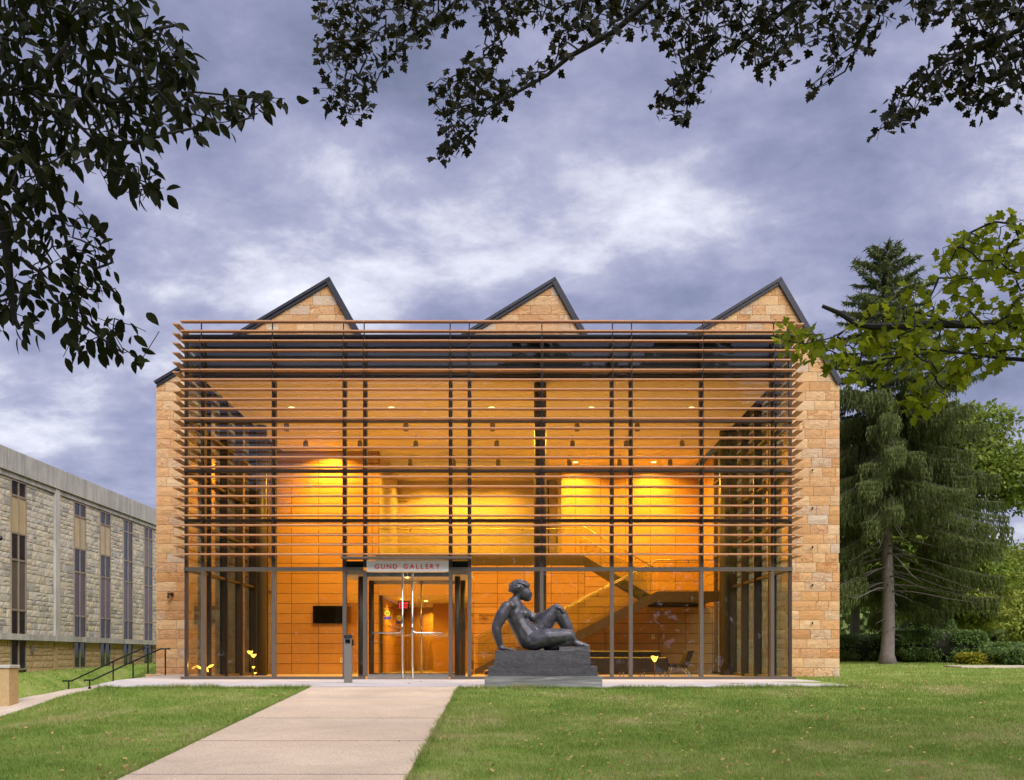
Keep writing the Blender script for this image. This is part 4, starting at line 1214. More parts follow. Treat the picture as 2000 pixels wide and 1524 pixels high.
    for i in range(70):
        a = rr.uniform(0, 2*math.pi); e = rr.uniform(-.25, 1.45)
        dirv = Vector((math.cos(a)*math.cos(e), math.sin(a)*math.cos(e), math.sin(e)))
        if dirv.x > .45 and dirv.z < .35: continue
        t0 = dirv.cross(Vector((0.2, 0, 1))).normalized()
        pts = []
        for k in range(6):
            f = k/5-.5
            q = (dirv + t0*f*.75 + Vector((0, 0, .09*math.sin(k*2.1+i)))).normalized()
            pts.append(hc+Vector((q.x*.178, q.y*.150, q.z*.138)))
        hb.tube(pts, [.012, .024, .029, .029, .024, .012], 7)
    cap = MB()
    bm = bmesh.new(); bmesh.ops.create_icosphere(bm, subdivisions=3, radius=1.0, matrix=Matrix.Translation(hc+Vector((-.012, 0, .012))) @ Matrix.Diagonal((.168, .145, .130, 1)))
    hb.add([v.co for v in bm.verts], [tuple(v.index for v in f.verts) for f in bm.faces]); bm.free()
    hb.build('hair', M['bronze'], t, True)
statue()

# ------------------------------------------------------------------ stone hall on the left
HX = -17.8
def hd(px): return -HX*F/(1000.0-px)
def hall():
    d0, d1 = 24.5, 58.0
    y0, y1 = d0+CAMY, d1+CAMY
    t = thing('stone_hall', 'weathered grey stone hall with tall window strips and concrete cornice', 'building', (HX-3, 20, 0))
    zc0, zc1 = 6.85, 7.88
    zl0, zl1 = 1.14, 1.36
    core = MB().box(HX-9, HX-.12, y0, y1, -2.0, zc1-.1).build('wall', M['hallmortar'], t)
    MB().box(HX-9.2, HX+.10, y0-.2, y1+.2, zc0+.25, zc1).box(HX-9.1, HX+.03, y0-.1, y1+.1, zc0+.06, zc0+.25).build('cornice', M['concrete'], t)
    MB().box(HX-9.1, HX+.16, y0-.1, y1+.1, zl0, zl1).build('ledge', M['concrete'], t)
    pils = [(41.12+CAMY, 41.5+CAMY), (24.9+CAMY, 25.3+CAMY)]
    for a, b in pils:
        MB().box(HX-.1, HX+.06, a, b, zl1, zc0+.3).build('pilaster', M['concrete'], t)
        MB().box(HX-.1, HX-.0, a+.05, b-.05, -0.3, zl0).build('pilaster', M['basestone'], t)
    cent = [38.16, 43.58, 46.3, 49.04, 51.76, 54.5, 35.4, 32.7, 30.0, 27.3]
    wins = []
    for c in cent:
        a, b = c-.6+CAMY, c+.6+CAMY
        wins.append((a, b))
        near = c < 39
        kinds = {38.16: ('blindpane', 'greypane'), 43.58: ('blindpane', 'purplepane'), 46.3: ('blindpane', 'purplepane'), 49.04: ('darkpane', 'purplepane')}.get(c, ('greypane', 'purplepane'))
        w = MB()
        hz = [zl1+.005, 2.22, 4.02, 4.98, 6.32, zc0-.005+.04]       # bands
        tps = ['darkpane', kinds[1], 'darkpane', kinds[0], 'darkpane']
        for z in hz[1:-1]: w.box(HX-.14, HX-.005, a+.05, b-.05, z-.035, z+.035)
        w.box(HX-.14, HX+.005, a, a+.05, hz[0], hz[-1]); w.box(HX-.14, HX+.005, b-.05, b, hz[0], hz[-1])
        w.box(HX-.14, HX+.0, (a+b)/2-.03, (a+b)/2+.03, hz[0]+.0, hz[-1])
        w.box(HX-.14, HX+.003, a+.05, b-.05, hz[-1]-.05, hz[-1]); 
        wo = w.build('window', M['hallframe'], t)
        for k in range(5):
            for (u, v) in ((a+.05, (a+b)/2-.03), ((a+b)/2+.03, b-.05)):
                box_obj('pane', M[tps[k]], wo, HX-.06, HX-.035, u+.002, v-.002, hz[k]+.0355, hz[k+1]-.0355)
        bw = MB().box(HX-.14, HX-.005, a, a+.05, .12, zl0-.02).box(HX-.14, HX-.005, b-.05, b, .12, zl0-.02).box(HX-.14, HX+.0, (a+b)/2-.03, (a+b)/2+.03, .12, zl0-.02).box(HX-.14, HX+.03, a, b, .06, .12).build('basement_window', M['hallframe'], t)
        for (u, v) in ((a+.05, (a+b)/2-.03), ((a+b)/2+.03, b-.05)):
            box_obj('pane', M['darkpane'], bw, HX-.06, HX-.035, u+.002, v-.002, .121, zl0-.025)
    # stones: random ashlar laid in courses with a few double height blocks
    rr = random.Random(11)
    blocks = []
    def lay(za, zb, mat, base):
        spans = []
        edges = sorted(wins + pils)
        cur = y0
        for a, b in edges:
            if a > cur: spans.append((cur, a))
            cur = max(cur, b)
        spans.append((cur, y1))
        for (a, b) in spans:
            z = za
            while z < zb-.05:
                h = rr.choice((.17, .2, .24, .28, .32)) if not base else rr.choice((.2, .26, .3))
                h = min(h, zb-z)
                if zb-z-h < .1: h = zb-z
                y = a
                while y < b-.02:
                    L = rr.uniform(.22, .62)
                    if b-y-L < .2: L = b-y
                    if rr.random() < .28 and h > .26:
                        s_ = rr.uniform(.4, .6)*h
                        blocks.append((y, y+L, z, z+s_, mat)); blocks.append((y, y+L, z+s_, z+h, mat))
                    else: blocks.append((y, y+L, z, z+h, mat))
                    y += L
                z += h
    lay(zl1, zc0+.06, 'hallstone', False)
    lay(-0.9, zl0, 'basestone', True)
    def show(bk):
        dist = (bk[0]+bk[1])/2-CAMY
        px = 1000+F*HX/dist
        area = (bk[1]-bk[0])*(bk[3]-bk[2])
        return area/dist**3 if -10 < px < 310 else 0.0
    blocks.sort(key=show, reverse=True)
    var = {}
    for nm in ('hallstone', 'basestone'):
        var[nm] = []
        for k in range(8):
            vs_, fs = [], []
            for j in range(3):
                for i in range(4):
                    u, v = i/3, j/2
                    e = i in (0, 3) or j in (0, 2)
                    vs_.append(((0 if e else rr.uniform(.3, 1)), u, v))
            for j in range(2):
                for i in range(3): fs.append((j*4+i, j*4+i+1, j*4+i+5, j*4+i+4))
            n = len(vs_); vs_ += [(-3, 0, 0), (-3, 1, 0), (-3, 1, 1), (-3, 0, 1)]
            fs += [(0, n, n+1, 3, 2, 1), (3, n+1, n+2, 11, 7), (11, n+2, n+3, 8, 9, 10), (8, n+3, n, 0, 4)]
            m_ = MB().add(vs_, fs).mesh('block'); m_.materials.append(M[nm]); var[nm].append(m_)
    rest = {'hallstone': MB(), 'basestone': MB()}
    g = .009
    for i, (a, b, za, zb, mt) in enumerate(blocks):
        off = rr.uniform(-.012, .012)
        sc = .016
        if i < 299:
            mobj('stone', rr.choice(var[mt]), None, core, Matrix.Translation((HX-.03+off, a+g, za+g)) @ Matrix.Diagonal((sc, b-a-2*g, zb-za-2*g, 1)))
        else:
            m_ = rr.choice(var[mt])
            rest[mt].add([(HX-.03+off+v.co.x*sc, a+g+v.co.y*(b-a-2*g), za+g+v.co.z*(zb-za-2*g)) for v in m_.vertices], [tuple(p.vertices) for p in m_.polygons])
    for nm, mb in rest.items(): mb.build('stonework', M[nm], core, kind='stuff')
    # wall lamp and conduit
    MB().lathe(HX+.09, 36.0+CAMY+.55, [(0.001, 4.55), (.07, 4.56), (.09, 4.62), (.07, 4.7), (0.001, 4.72)], 12).build('wall_lamp', M['blackrail'], t, True)
    MB().box(HX-.01, HX+.06, 39.1+CAMY, 39.3+CAMY, .72, .95).build('utility_box', M['postgrey'], t)
hall()

# stone pier at the left edge
pr = thing('stone_pier', 'square tan stone pier at the left edge of the lawn', 'pier', (-13.6, 4.0, tz(-13.6, 4)))
px0, px1 = XP(-22, 28), XP(17.5, 28)
MB().bbox(px0, px1, 4.0, 4.55, tz(-13.5, 4)-.2, ZP(1305, 28), .01).build('pier_body', M['basestone'], pr)
MB().bbox(px0-.03, px1+.03, 3.97, 4.58, ZP(1305, 28)+.001, ZP(1299, 28), .012).build('pier_cap', M['concrete'], pr)
kb = thing('kerb_stone', 'low tan stone kerb at the foot of the left stone wall', 'kerb', (XP(310, 31.6), 7.6, -.1))
MB().bbox(XP(283, 32.4), XP(356, 32.4), 8.42, 8.75, tz(-10.6, 8.4)-.2, .0, .012).build('kerb_block', M['basestone'], kb)

# handrails by the side path
def rail(name, label, pts, posts, d):
    t = thing(name, label, 'handrail', P(pts[0][0], pts[0][1]+50, d), 'black handrails by the side path')
    MB().tube([P(a, b, d) for a, b in pts], .024, 8).build('handrail', M['blackrail'], t, True)
    pp = sorted(pts)
    for px in posts:
        for (a, b) in zip(pp[:-1], pp[1:]):
            if a[0] <= px <= b[0]:
                py = a[1]+(b[1]-a[1])*(px-a[0])/(b[0]-a[0]); break
        top = P(px, py, d)
        zb = tz(top.x, top.y)
        MB().tube([(top.x, top.y, zb-.05), (top.x, top.y, top.z)], .022, 8).build('post', M['blackrail'], t)
        MB().cyl(top.x, top.y, zb-.05, zb+.09, .045, 10).build('post_foot', M['blackrail'], t)
rail('handrail', 'black metal handrail nearer the stone wall, running down to the left', [(332, 1267.5), (314, 1267.5), (262, 1291), (181, 1328.5), (164, 1328.8)], [323, 260, 175], 31.0)
rail('handrail', 'black metal handrail further left, starting highest beside the hall windows', [(300, 1265), (281, 1265.3), (221, 1292), (140, 1330), (122, 1330.5)], [289, 221, 134], 32.7)

# ------------------------------------------------------------------ foliage tools
def leaf_shape(kind):
    if kind == 'ovate':
        ts = [0, .18, .42, .68, .88, 1.0]; ws = [0.02, .19, .25, .19, .08, 0.0]
        v = [(0, 0, 0)]; tri = []
        L, C, Rr = [], [], []
        v = []
        for t, w in zip(ts, ws):
            z = -.16*t*t
            C.append(len(v)); v.append((0, t, z-.02))
            L.append(len(v)); v.append((-w, t-.02, z+w*.22)); Rr.append(len(v)); v.append((w, t-.02, z+w*.22))
        for i in range(len(ts)-1):
            tri += [(C[i], C[i+1], L[i+1]), (C[i], L[i+1], L[i]), (C[i], Rr[i+1], C[i+1]), (C[i], Rr[i], Rr[i+1])]
        return np.array(v), np.array(tri)
    if kind == 'maple':
        half = [(0.0, 0.0), (.18, -.08), (.38, -.03), (.33, .12), (.56, .22), (.62, .42), (.46, .44), (.31, .47), (.36, .66), (.19, .74), (0.0, 1.0)]
        pts = half + [(-x, y) for x, y in reversed(half[1:-1])]
        v = [(0, .30, -.03)] + [(x, y, .10*abs(x)-.12*y*y) for x, y in pts]
        n = len(pts)
        tri = [(0, 1+i, 1+(i+1) % n) for i in range(n)]
        return np.array(v), np.array(tri)
    if kind == 'quad':
        v = [(-.3, 0, 0), (.3, .05, 0), (.24, .8, -.1), (-.1, 1, -.1)]
        return np.array(v, float), np.array([(0, 1, 2), (0, 2, 3)])
    if kind == 'needle':
        v = [(-.10, 0, 0), (.10, 0, 0), (0, 1, 0), (0, .05, .10), (0, .05, -.10)]
        return np.array(v, float), np.array([(0, 1, 2), (3, 4, 2)])
def frames(axis, nrm):
    a = axis/np.linalg.norm(axis, axis=1, keepdims=True)
    n = nrm - (nrm*a).sum(1, keepdims=True)*a
    n = n/np.maximum(np.linalg.norm(n, axis=1, keepdims=True), 1e-6)
    x = np.cross(a, n)
    return x, a, n
def leaf_cloud(kind, pos, axis, nrm, size, wid=None):
    v, tri = leaf_shape(kind)
    x, a, n = frames(axis, nrm)
    w = np.ones(len(pos)) if wid is None else wid
    V = (pos[:, None, :] + size[:, None, None]*(v[None, :, 0:1]*w[:, None, None]*x[:, None, :] + v[None, :, 1:2]*a[:, None, :] + v[None, :, 2:3]*n[:, None, :]))
    N, K = len(pos), len(v)
    T = (tri[None, :, :] + (np.arange(N)*K)[:, None, None]).reshape(-1, 3)
    return V.reshape(-1, 3), T
def rand_dirs(n):
    v = rng.normal(size=(n, 3)); return v/np.linalg.norm(v, axis=1, keepdims=True)
def in_poly(px, py, poly):
    c = np.zeros(len(px), bool); j = len(poly)-1
    for i in range(len(poly)):
        xi, yi = poly[i]; xj, yj = poly[j]
        c ^= ((yi > py) != (yj > py)) & (px < (xj-xi)*(py-yi)/(yj-yi+1e-9)+xi)
        j = i
    return c
def cluster_points(poly, step, jitter_keep=1.0):
    xs_ = [p[0] for p in poly]; ys_ = [p[1] for p in poly]
    out = []
    n = int((max(xs_)-min(xs_))*(max(ys_)-min(ys_))/(step*step)*3)
    cx = rng.uniform(min(xs_), max(xs_), n); cy = rng.uniform(min(ys_), max(ys_), n)
    ok = in_poly(cx, cy, poly)
    pts = np.empty((0, 2))
    for x, y in zip(cx[ok], cy[ok]):
        if len(pts) and ((pts[:, 0]-x)**2+(pts[:, 1]-y)**2).min() < (step*.72)**2: continue
        pts = np.vstack([pts, (x, y)])
    return pts
def grow(limbs, targets):
    """limbs: list of polylines [(Vector, radius)...]; targets (N,3). Returns edges of twigs."""
    nodes, rad = [], []
    for L in limbs:
        for (p, r), (q, s_) in zip(L[:-1], L[1:]):
            n = max(1, int((Vector(q)-Vector(p)).length/.12))
            for k in range(n):
                nodes.append(np.array(Vector(p).lerp(Vector(q), k/n))); rad.append(r+(s_-r)*k/n)
        nodes.append(np.array(L[-1][0])); rad.append(L[-1][1])
    nodes = [np.array(n, float) for n in nodes]
    base = len(nodes)
    A = np.array(nodes)
    T = np.array(targets)
    best = np.full(len(T), 1e9); par = np.zeros(len(T), int)
    for i in range(0, len(T), 400):
        dd = np.linalg.norm(T[i:i+400, None, :]-A[None], axis=2)
        par[i:i+400] = dd.argmin(1); best[i:i+400] = dd.min(1)
    alive = np.ones(len(T), bool)
    parent = [-1]*base; idx_of = {}
    order = []
    allpts = list(A)
    for _ in range(len(T)):
        bb = np.where(alive, best, 1e9); k = int(bb.argmin())
        alive[k] = False
        me = len(allpts); allpts.append(T[k]); parent.append(int(par[k])); order.append(me)
        dn = np.linalg.norm(T-T[k], axis=1)*1.05
        upd = alive & (dn < best); best[upd] = dn[upd]; par[upd] = me
    cnt = np.ones(len(allpts))
    for me in reversed(order):
        if parent[me] >= base: cnt[parent[me]] += cnt[me]
    return allpts, parent, order, cnt
def twig_mesh(allpts, parent, order, cnt, r0, rmax, n=5, sag=0.06):
    vs_, fs = [], []
    tot = 0
    V, T = [], []
    for me in order:
        a, b = Vector(allpts[parent[me]]), Vector(allpts[me])
        L = (b-a).length
        r = min(rmax, r0*cnt[me]**.5)
        ra = min(rmax, r*1.25)
        m_ = (a+b)/2 + Vector((random.uniform(-1, 1), random.uniform(-1, 1), random.uniform(-.2, 1)))*L*sag
        mb = MB(); mb.tube([a, m_, b], [ra, (ra+r)/2, r], n, False)
        vs_ += mb.v; fs += [tuple(i+tot for i in f) for f in mb.f]; tot += len(mb.v)
    o = MB(); o.v, o.f = vs_, fs
    return o

def spray_tree(root_thing, leafname, limbs, targets, leafkind, leafmat, lsize, per, droop, out_dir, spread, twig_r, parts=300, vis=None, extra=None, face=0.35):
    allpts, parent, order, cnt = grow(limbs, targets)
    tw = twig_mesh(allpts, parent, order, cnt, twig_r*.8, twig_r*3.2)
    for L in limbs: tw.tube([p for p, r in L], [r for p, r in L], 8)
    tw.build('branches', M['darkbark'], root_thing)
    pos, axis = [], []
    for me in order:
        p = np.array(allpts[me]); q = np.array(allpts[parent[me]])
        t = p-q; L = np.linalg.norm(t); t = t/max(L, 1e-6)
        k = rng.poisson(per-1)+1
        for _ in range(k):
            f = rng.uniform(.25, 1.05)
            b = q+(p-q)*f + rng.normal(size=3)*spread
            ax = t*.55 + np.array(out_dir)*.35 + np.array((0, 0, -droop)) + rng.normal(size=3)*.42
            pos.append(b); axis.append(ax)
    pos, axis = np.array(pos), np.array(axis)
    nrm = rng.normal(size=pos.shape)*.6 + np.array((0, -face, .75))
    size = lsize*rng.uniform(.62, 1.15, len(pos))
    # the leaves that show largest in the photograph become parts of their own
    dist = pos[:, 1]-CAMY
    px = 1000+F*pos[:, 0]/np.maximum(dist, .1); py = 1285-F*(pos[:, 2]-CAMZ)/np.maximum(dist, .1)
    seen = (px > -5) & (px < 2005) & (py > -5) & (py < 1524) & (dist > 1)
    score = np.where(seen, size/dist, 0)
    order_ = np.argsort(-score)
    sel, rest = order_[:parts], order_[parts:]
    v, tri = leaf_shape(leafkind)
    lm = np_mesh(leafname, v, tri, True); lm.materials.append(leafmat)
    x, a, n = frames(axis, nrm)
    for i in sel:
        s_ = size[i]
        Mx = Matrix(((x[i, 0]*s_, a[i, 0]*s_, n[i, 0]*s_, pos[i, 0]), (x[i, 1]*s_, a[i, 1]*s_, n[i, 1]*s_, pos[i, 1]), (x[i, 2]*s_, a[i, 2]*s_, n[i, 2]*s_, pos[i, 2]), (0, 0, 0, 1)))
        mobj('leaf', lm, None, root_thing, Mx)
    V, T = leaf_cloud(leafkind, pos[rest], axis[rest], nrm[rest], size[rest])
    if extra is not None:
        V2, T2 = extra; T = np.concatenate([T, T2+len(V)]); V = np.concatenate([V, V2])
    fo = mobj('foliage', np_mesh('foliage', V, T, True), leafmat, root_thing, None, 'stuff')
    return len(pos)
def crown_extra(center, radii, n, size, kind, cond=None):
    """unseen rest of a crown, up and behind the viewer"""
    p = rng.normal(size=(n*3, 3)); p /= np.linalg.norm(p, axis=1, keepdims=True)
    p *= rng.uniform(.35, 1, (n*3, 1))**.5
    p = p*np.array(radii)+np.array(center)
    if cond is not None: p = p[cond(p)]
    p = p[:n]
    return leaf_cloud(kind, p, rng.normal(size=p.shape)+np.array((0, 0, -.5)), rng.normal(size=p.shape)*.7+np.array((0, 0, 1)), size*rng.uniform(.6, 1.3, len(p)))
def above_frame(p):
    d = p[:, 1]-CAMY
    return (d < 0) | ((p[:, 2]-CAMZ) > .66*d+.25) | (np.abs(p[:, 0]) > .52*d+.3)
def LP(pts, d, r0, r1):
    """limb through photograph points; d a number or list"""
    n = len(pts)
    dl = d if hasattr(d, '__len__') else [d]*n
    return [(P(px, py, dd), r0+(r1-r0)*i/(n-1)) for i, ((px, py), dd) in enumerate(zip(pts, dl))]
def targets_for(polys, step, d, dd, keep=1.0):
    out = []
    for poly in polys:
        for x, y in cluster_points(poly, step):
            if rng.random() > keep: continue
            out.append(np.array(P(x, y, d+rng.uniform(-dd, dd))))
    return out

# left tree with ovate leaves ------------------------------------------
def left_tree():
    d = 5.6
    bx, by = -7.2, -19.4
    t = thing('overhanging_tree', 'dark tree with pointed oval leaves hanging in from the left edge', 'tree', (bx, by, tz(bx, by)))
    MB().tube([(bx, by, tz(bx, by)-.2), (bx+.05, by, 1.0), (bx+.2, by+.1, 3.4), (bx+.1, by, 5.5)], [.24, .19, .16, .1], 12).build('trunk', M['bark'], t, True)
    A = [(-230, -60), (290, -60), (290, 0), (250, 35), (262, 60), (330, 40), (365, 62), (345, 85), (385, 95), (385, 150), (350, 168), (400, 190), (480, 183), (545, 178), (565, 203), (525, 215), (500, 245), (465, 240), (400, 240), (375, 270), (320, 250), (300, 285), (250, 290), (235, 318), (305, 315), (322, 365), (322, 400), (280, 395), (205, 362), (198, 322), (140, 330), (125, 365), (60, 375), (-60, 390), (-230, 400)]
    B = [(-60, 378), (90, 385), (150, 400), (205, 440), (228, 468), (262, 490), (230, 506), (205, 525), (170, 535), (240, 568), (240, 588), (205, 598), (230, 630), (300, 635), (318, 650), (265, 655), (240, 650), (262, 690), (303, 718), (280, 722), (230, 688), (180, 688), (145, 705), (118, 700), (140, 660), (120, 640), (100, 615), (80, 645), (45, 660), (30, 640), (-60, 640)]
    limbs = [LP([(-420, 250), (-150, 190), (60, 180), (200, 200), (330, 175)], [5.2, 5.3, 5.5, 5.6, 5.7], .022, .005),
             LP([(-300, 100), (-60, 330), (5, 420), (15, 500), (20, 560), (28, 625), (38, 642)], [5.3, 5.4, 5.5, 5.5, 5.55, 5.55, 5.55], .034, .012),
             LP([(-150, 190), (60, 320), (110, 385), (122, 430), (133, 490), (140, 545), (152, 578)], [5.3, 5.4, 5.5, 5.55, 5.6, 5.6, 5.6], .018, .004),
             LP([(15, 500), (40, 505), (75, 530), (105, 580), (150, 626), (200, 662), (240, 690)], [5.5]*7, .012, .004),
             LP([(60, 180), (150, 60), (290, 30)], [5.5, 5.6, 5.7], .014, .004),
             LP([(200, 200), (300, 235), (380, 180), (450, 187), (520, 192)], [5.6, 5.6, 5.7, 5.7, 5.7], .009, .003),
             LP([(60, 180), (150, 240), (230, 320), (290, 370)], [5.5]*4, .012, .003)]
    limbs.append([(Vector((bx+.15, by+.1, 3.2)), .1), (limbs[0][0][0], .05)])
    limbs.append([(Vector((bx+.1, by, 3.0)), .08), (limbs[1][0][0], .034)])
    tg = targets_for([A], 16.5, d, .6) + targets_for([B], 20, d, .45, .95)
    ext = crown_extra((-5.5, -20, 6.0), (4.0, 4.5, 3.2), 2600, .16, 'ovate', above_frame)
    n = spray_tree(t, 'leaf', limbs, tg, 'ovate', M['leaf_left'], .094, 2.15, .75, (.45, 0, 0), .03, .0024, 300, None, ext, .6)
    print('left leaves', n)
left_tree()

# maple overhead -----------------------------------------------------------
def top_tree():
    bx, by = 4.5, -29.0
    t = thing('overhanging_maple', 'dark maple branches hanging in along the top edge of the view', 'tree', (bx, by, tz(bx, by)))
    MB().tube([(bx, by, tz(bx, by)-.2), (bx, by, 2), (bx-.2, by+.3, 6), (bx-.3, by+.5, 9.5)], [.42, .33, .27, .16], 14).build('trunk', M['bark'], t, True)
    M1 = [(640, -60), (930, -60), (930, 0), (905, 30), (880, 52), (830, 65), (795, 125), (755, 132), (735, 165), (728, 230), (705, 250), (688, 228), (650, 222), (625, 190), (612, 165), (650, 135), (615, 112), (615, 90), (635, 62), (617, 32)]
    M2 = [(925, 0), (1000, -60), (1260, -60), (1255, 40), (1190, 88), (1128, 72), (1085, 140), (1040, 150), (990, 225), (945, 232), (925, 262), (905, 318), (850, 308), (868, 242), (850, 205), (835, 198), (832, 165), (890, 142), (900, 110), (945, 82), (965, 55), (932, 38)]
    M3 = [(1250, -60), (1770, -60), (1745, 20), (1715, 75), (1695, 105), (1650, 120), (1618, 160), (1560, 200), (1595, 150), (1630, 85), (1560, 102), (1490, 145), (1460, 122), (1420, 105), (1372, 128), (1385, 185), (1340, 240), (1290, 232), (1262, 205), (1310, 165), (1328, 120), (1280, 92), (1285, 40), (1245, 60)]
    M4 = [(1745, -60), (2250, -60), (2250, 215), (2060, 222), (1960, 208), (1892, 232), (1880, 192), (1822, 192), (1790, 243), (1740, 255), (1702, 287), (1722, 238), (1737, 185), (1790, 128), (1850, 80), (1920, 40), (1850, 45), (1790, 45)]
    hole = [(1000, 60), (1075, 55), (1100, 95), (1020, 140), (985, 150), (975, 100)]
    L1 = LP([(1330, -80), (1270, 0), (1200, 62), (1110, 112), (1070, 146), (1000, 186), (945, 216), (925, 255)], [9.4, 9.7, 9.9, 10.1, 10.2, 10.3, 10.3, 10.3], .035, .006)
    L2 = LP([(1000, -90), (895, 0), (830, 55), (790, 80), (750, 130), (725, 180)], [9.6, 9.9, 10.2, 10.3, 10.4, 10.4], .022, .004)
    L3 = LP([(1650, -90), (1560, 0), (1480, 60), (1390, 120), (1330, 190)], [9.4, 9.7, 10, 10.1, 10.1], .03, .004)
    L4 = LP([(1720, -90), (1690, 60), (1650, 140), (1600, 170)], [9.7, 9.9, 10.2, 10.3], .018, .004)
    L5 = LP([(2100, -60), (1990, 60), (1900, 90), (1830, 130), (1780, 190), (1730, 250)], [9.0, 9.3, 9.6, 9.8, 10, 10], .03, .004)
    limbs = [L1, L2, L3, L4, L5]
    hub = Vector((bx-.3, by+.5, 8.2))
    for L in (L1, L2, L3, L4, L5): limbs.append([(hub, .10), (hub.lerp(L[0][0], .5)+Vector((0, 0, .5)), .07), (L[0][0], L[0][1])])
    tg = []
    for q, dd in ((M1, 10.2), (M2, 10.1), (M3, 9.9), (M4, 9.5)):
        for p in targets_for([q], 12.6, dd, .9, .90):
            px, py = 1000+F*p[0]/(p[1]-CAMY), 1285-F*(p[2]-CAMZ)/(p[1]-CAMY)
            if in_poly(np.array([px]), np.array([py]), hole)[0]: continue
            tg.append(p)
    ext = crown_extra((3.0, -27.5, 10.5), (9.5, 7.0, 4.2), 6000, .22, 'maple', above_frame)
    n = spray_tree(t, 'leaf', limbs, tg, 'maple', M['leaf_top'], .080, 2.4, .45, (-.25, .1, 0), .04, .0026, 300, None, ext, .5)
    print('top leaves', n, len(tg))
top_tree()

# right maple, lit -------------------------------------------------------------
def right_tree():
    d = 7.7
    bx, by = 9.2, -17.2
    t = thing('leafy_maple', 'bright green maple branch reaching in from the right in front of the spruce', 'tree', (bx, by, tz(bx, by)))
    MB().tube([(bx, by, tz(bx, by)-.2), (bx, by, 1.2), (bx-.1, by+.2, 3.5), (bx, by+.2, 6.5)], [.34, .26, .2, .1], 14).build('trunk', M['bark'], t, True)
    Q1 = [(2400, 400), (2200, 405), (1935, 430), (1885, 450), (1835, 488), (1830, 520), (1812, 560), (1775, 560), (1700, 610), (1650, 640), (1605, 680), (1622, 728), (1680, 748), (1740, 742), (1800, 722), (1762, 775), (1768, 820), (1790, 815), (1850, 782), (1905, 735), (1950, 728), (1965, 700), (2060, 680), (2400, 690)]
    Q2 = [(1508, 650), (1545, 640), (1610, 655), (1612, 690), (1570, 690), (1520, 678)]
    H = [(1890, 560), (1975, 545), (1960, 590), (1900, 600)]
    L1 = LP([(2250, 600), (2060, 640), (1950, 634), (1840, 634), (1700, 638), (1672, 632), (1640, 612), (1606, 598)], [7.4, 7.6, 7.7, 7.7, 7.7, 7.7, 7.7, 7.7], .042, .014)
    L2 = LP([(2250, 700), (2040, 706), (1960, 700), (1880, 690), (1830, 684), (1740, 680)], [7.3, 7.5, 7.6, 7.6, 7.6, 7.6], .022, .004)
    L3 = LP([(2200, 500), (2010, 510), (1920, 535), (1870, 545)], [7.6, 7.9, 8, 8], .012, .003)
    L4 = LP([(1672, 632), (1625, 660), (1570, 672), (1525, 664)], [7.7, 7.6, 7.6, 7.6], .006, .002)
    limbs = [L1, L2, L3, L4]
    hub = Vector((bx-.08, by+.2, 3.2))
    for L in limbs[:3]: limbs.append([(hub, .08), (L[0][0], L[0][1])])
    tg = []
    for q, st_ in ((Q1, 15.5), (Q2, 12)):
        for p in targets_for([q], st_, d, .5, .86):
            px, py = 1000+F*p[0]/(p[1]-CAMY), 1285-F*(p[2]-CAMZ)/(p[1]-CAMY)
            if in_poly(np.array([px]), np.array([py]), H)[0]: continue
            tg.append(p)
    ext = crown_extra((9.0, -16.5, 6.5), (4.0, 4.0, 2.8), 1800, .20, 'maple', above_frame)
    n = spray_tree(t, 'leaf', limbs, tg, 'maple', M['leaf_right'], .073, 3.3, .35, (-.35, 0, 0), .035, .0024, 300, None, ext, .7)
    print('right leaves', n, len(tg))
right_tree()

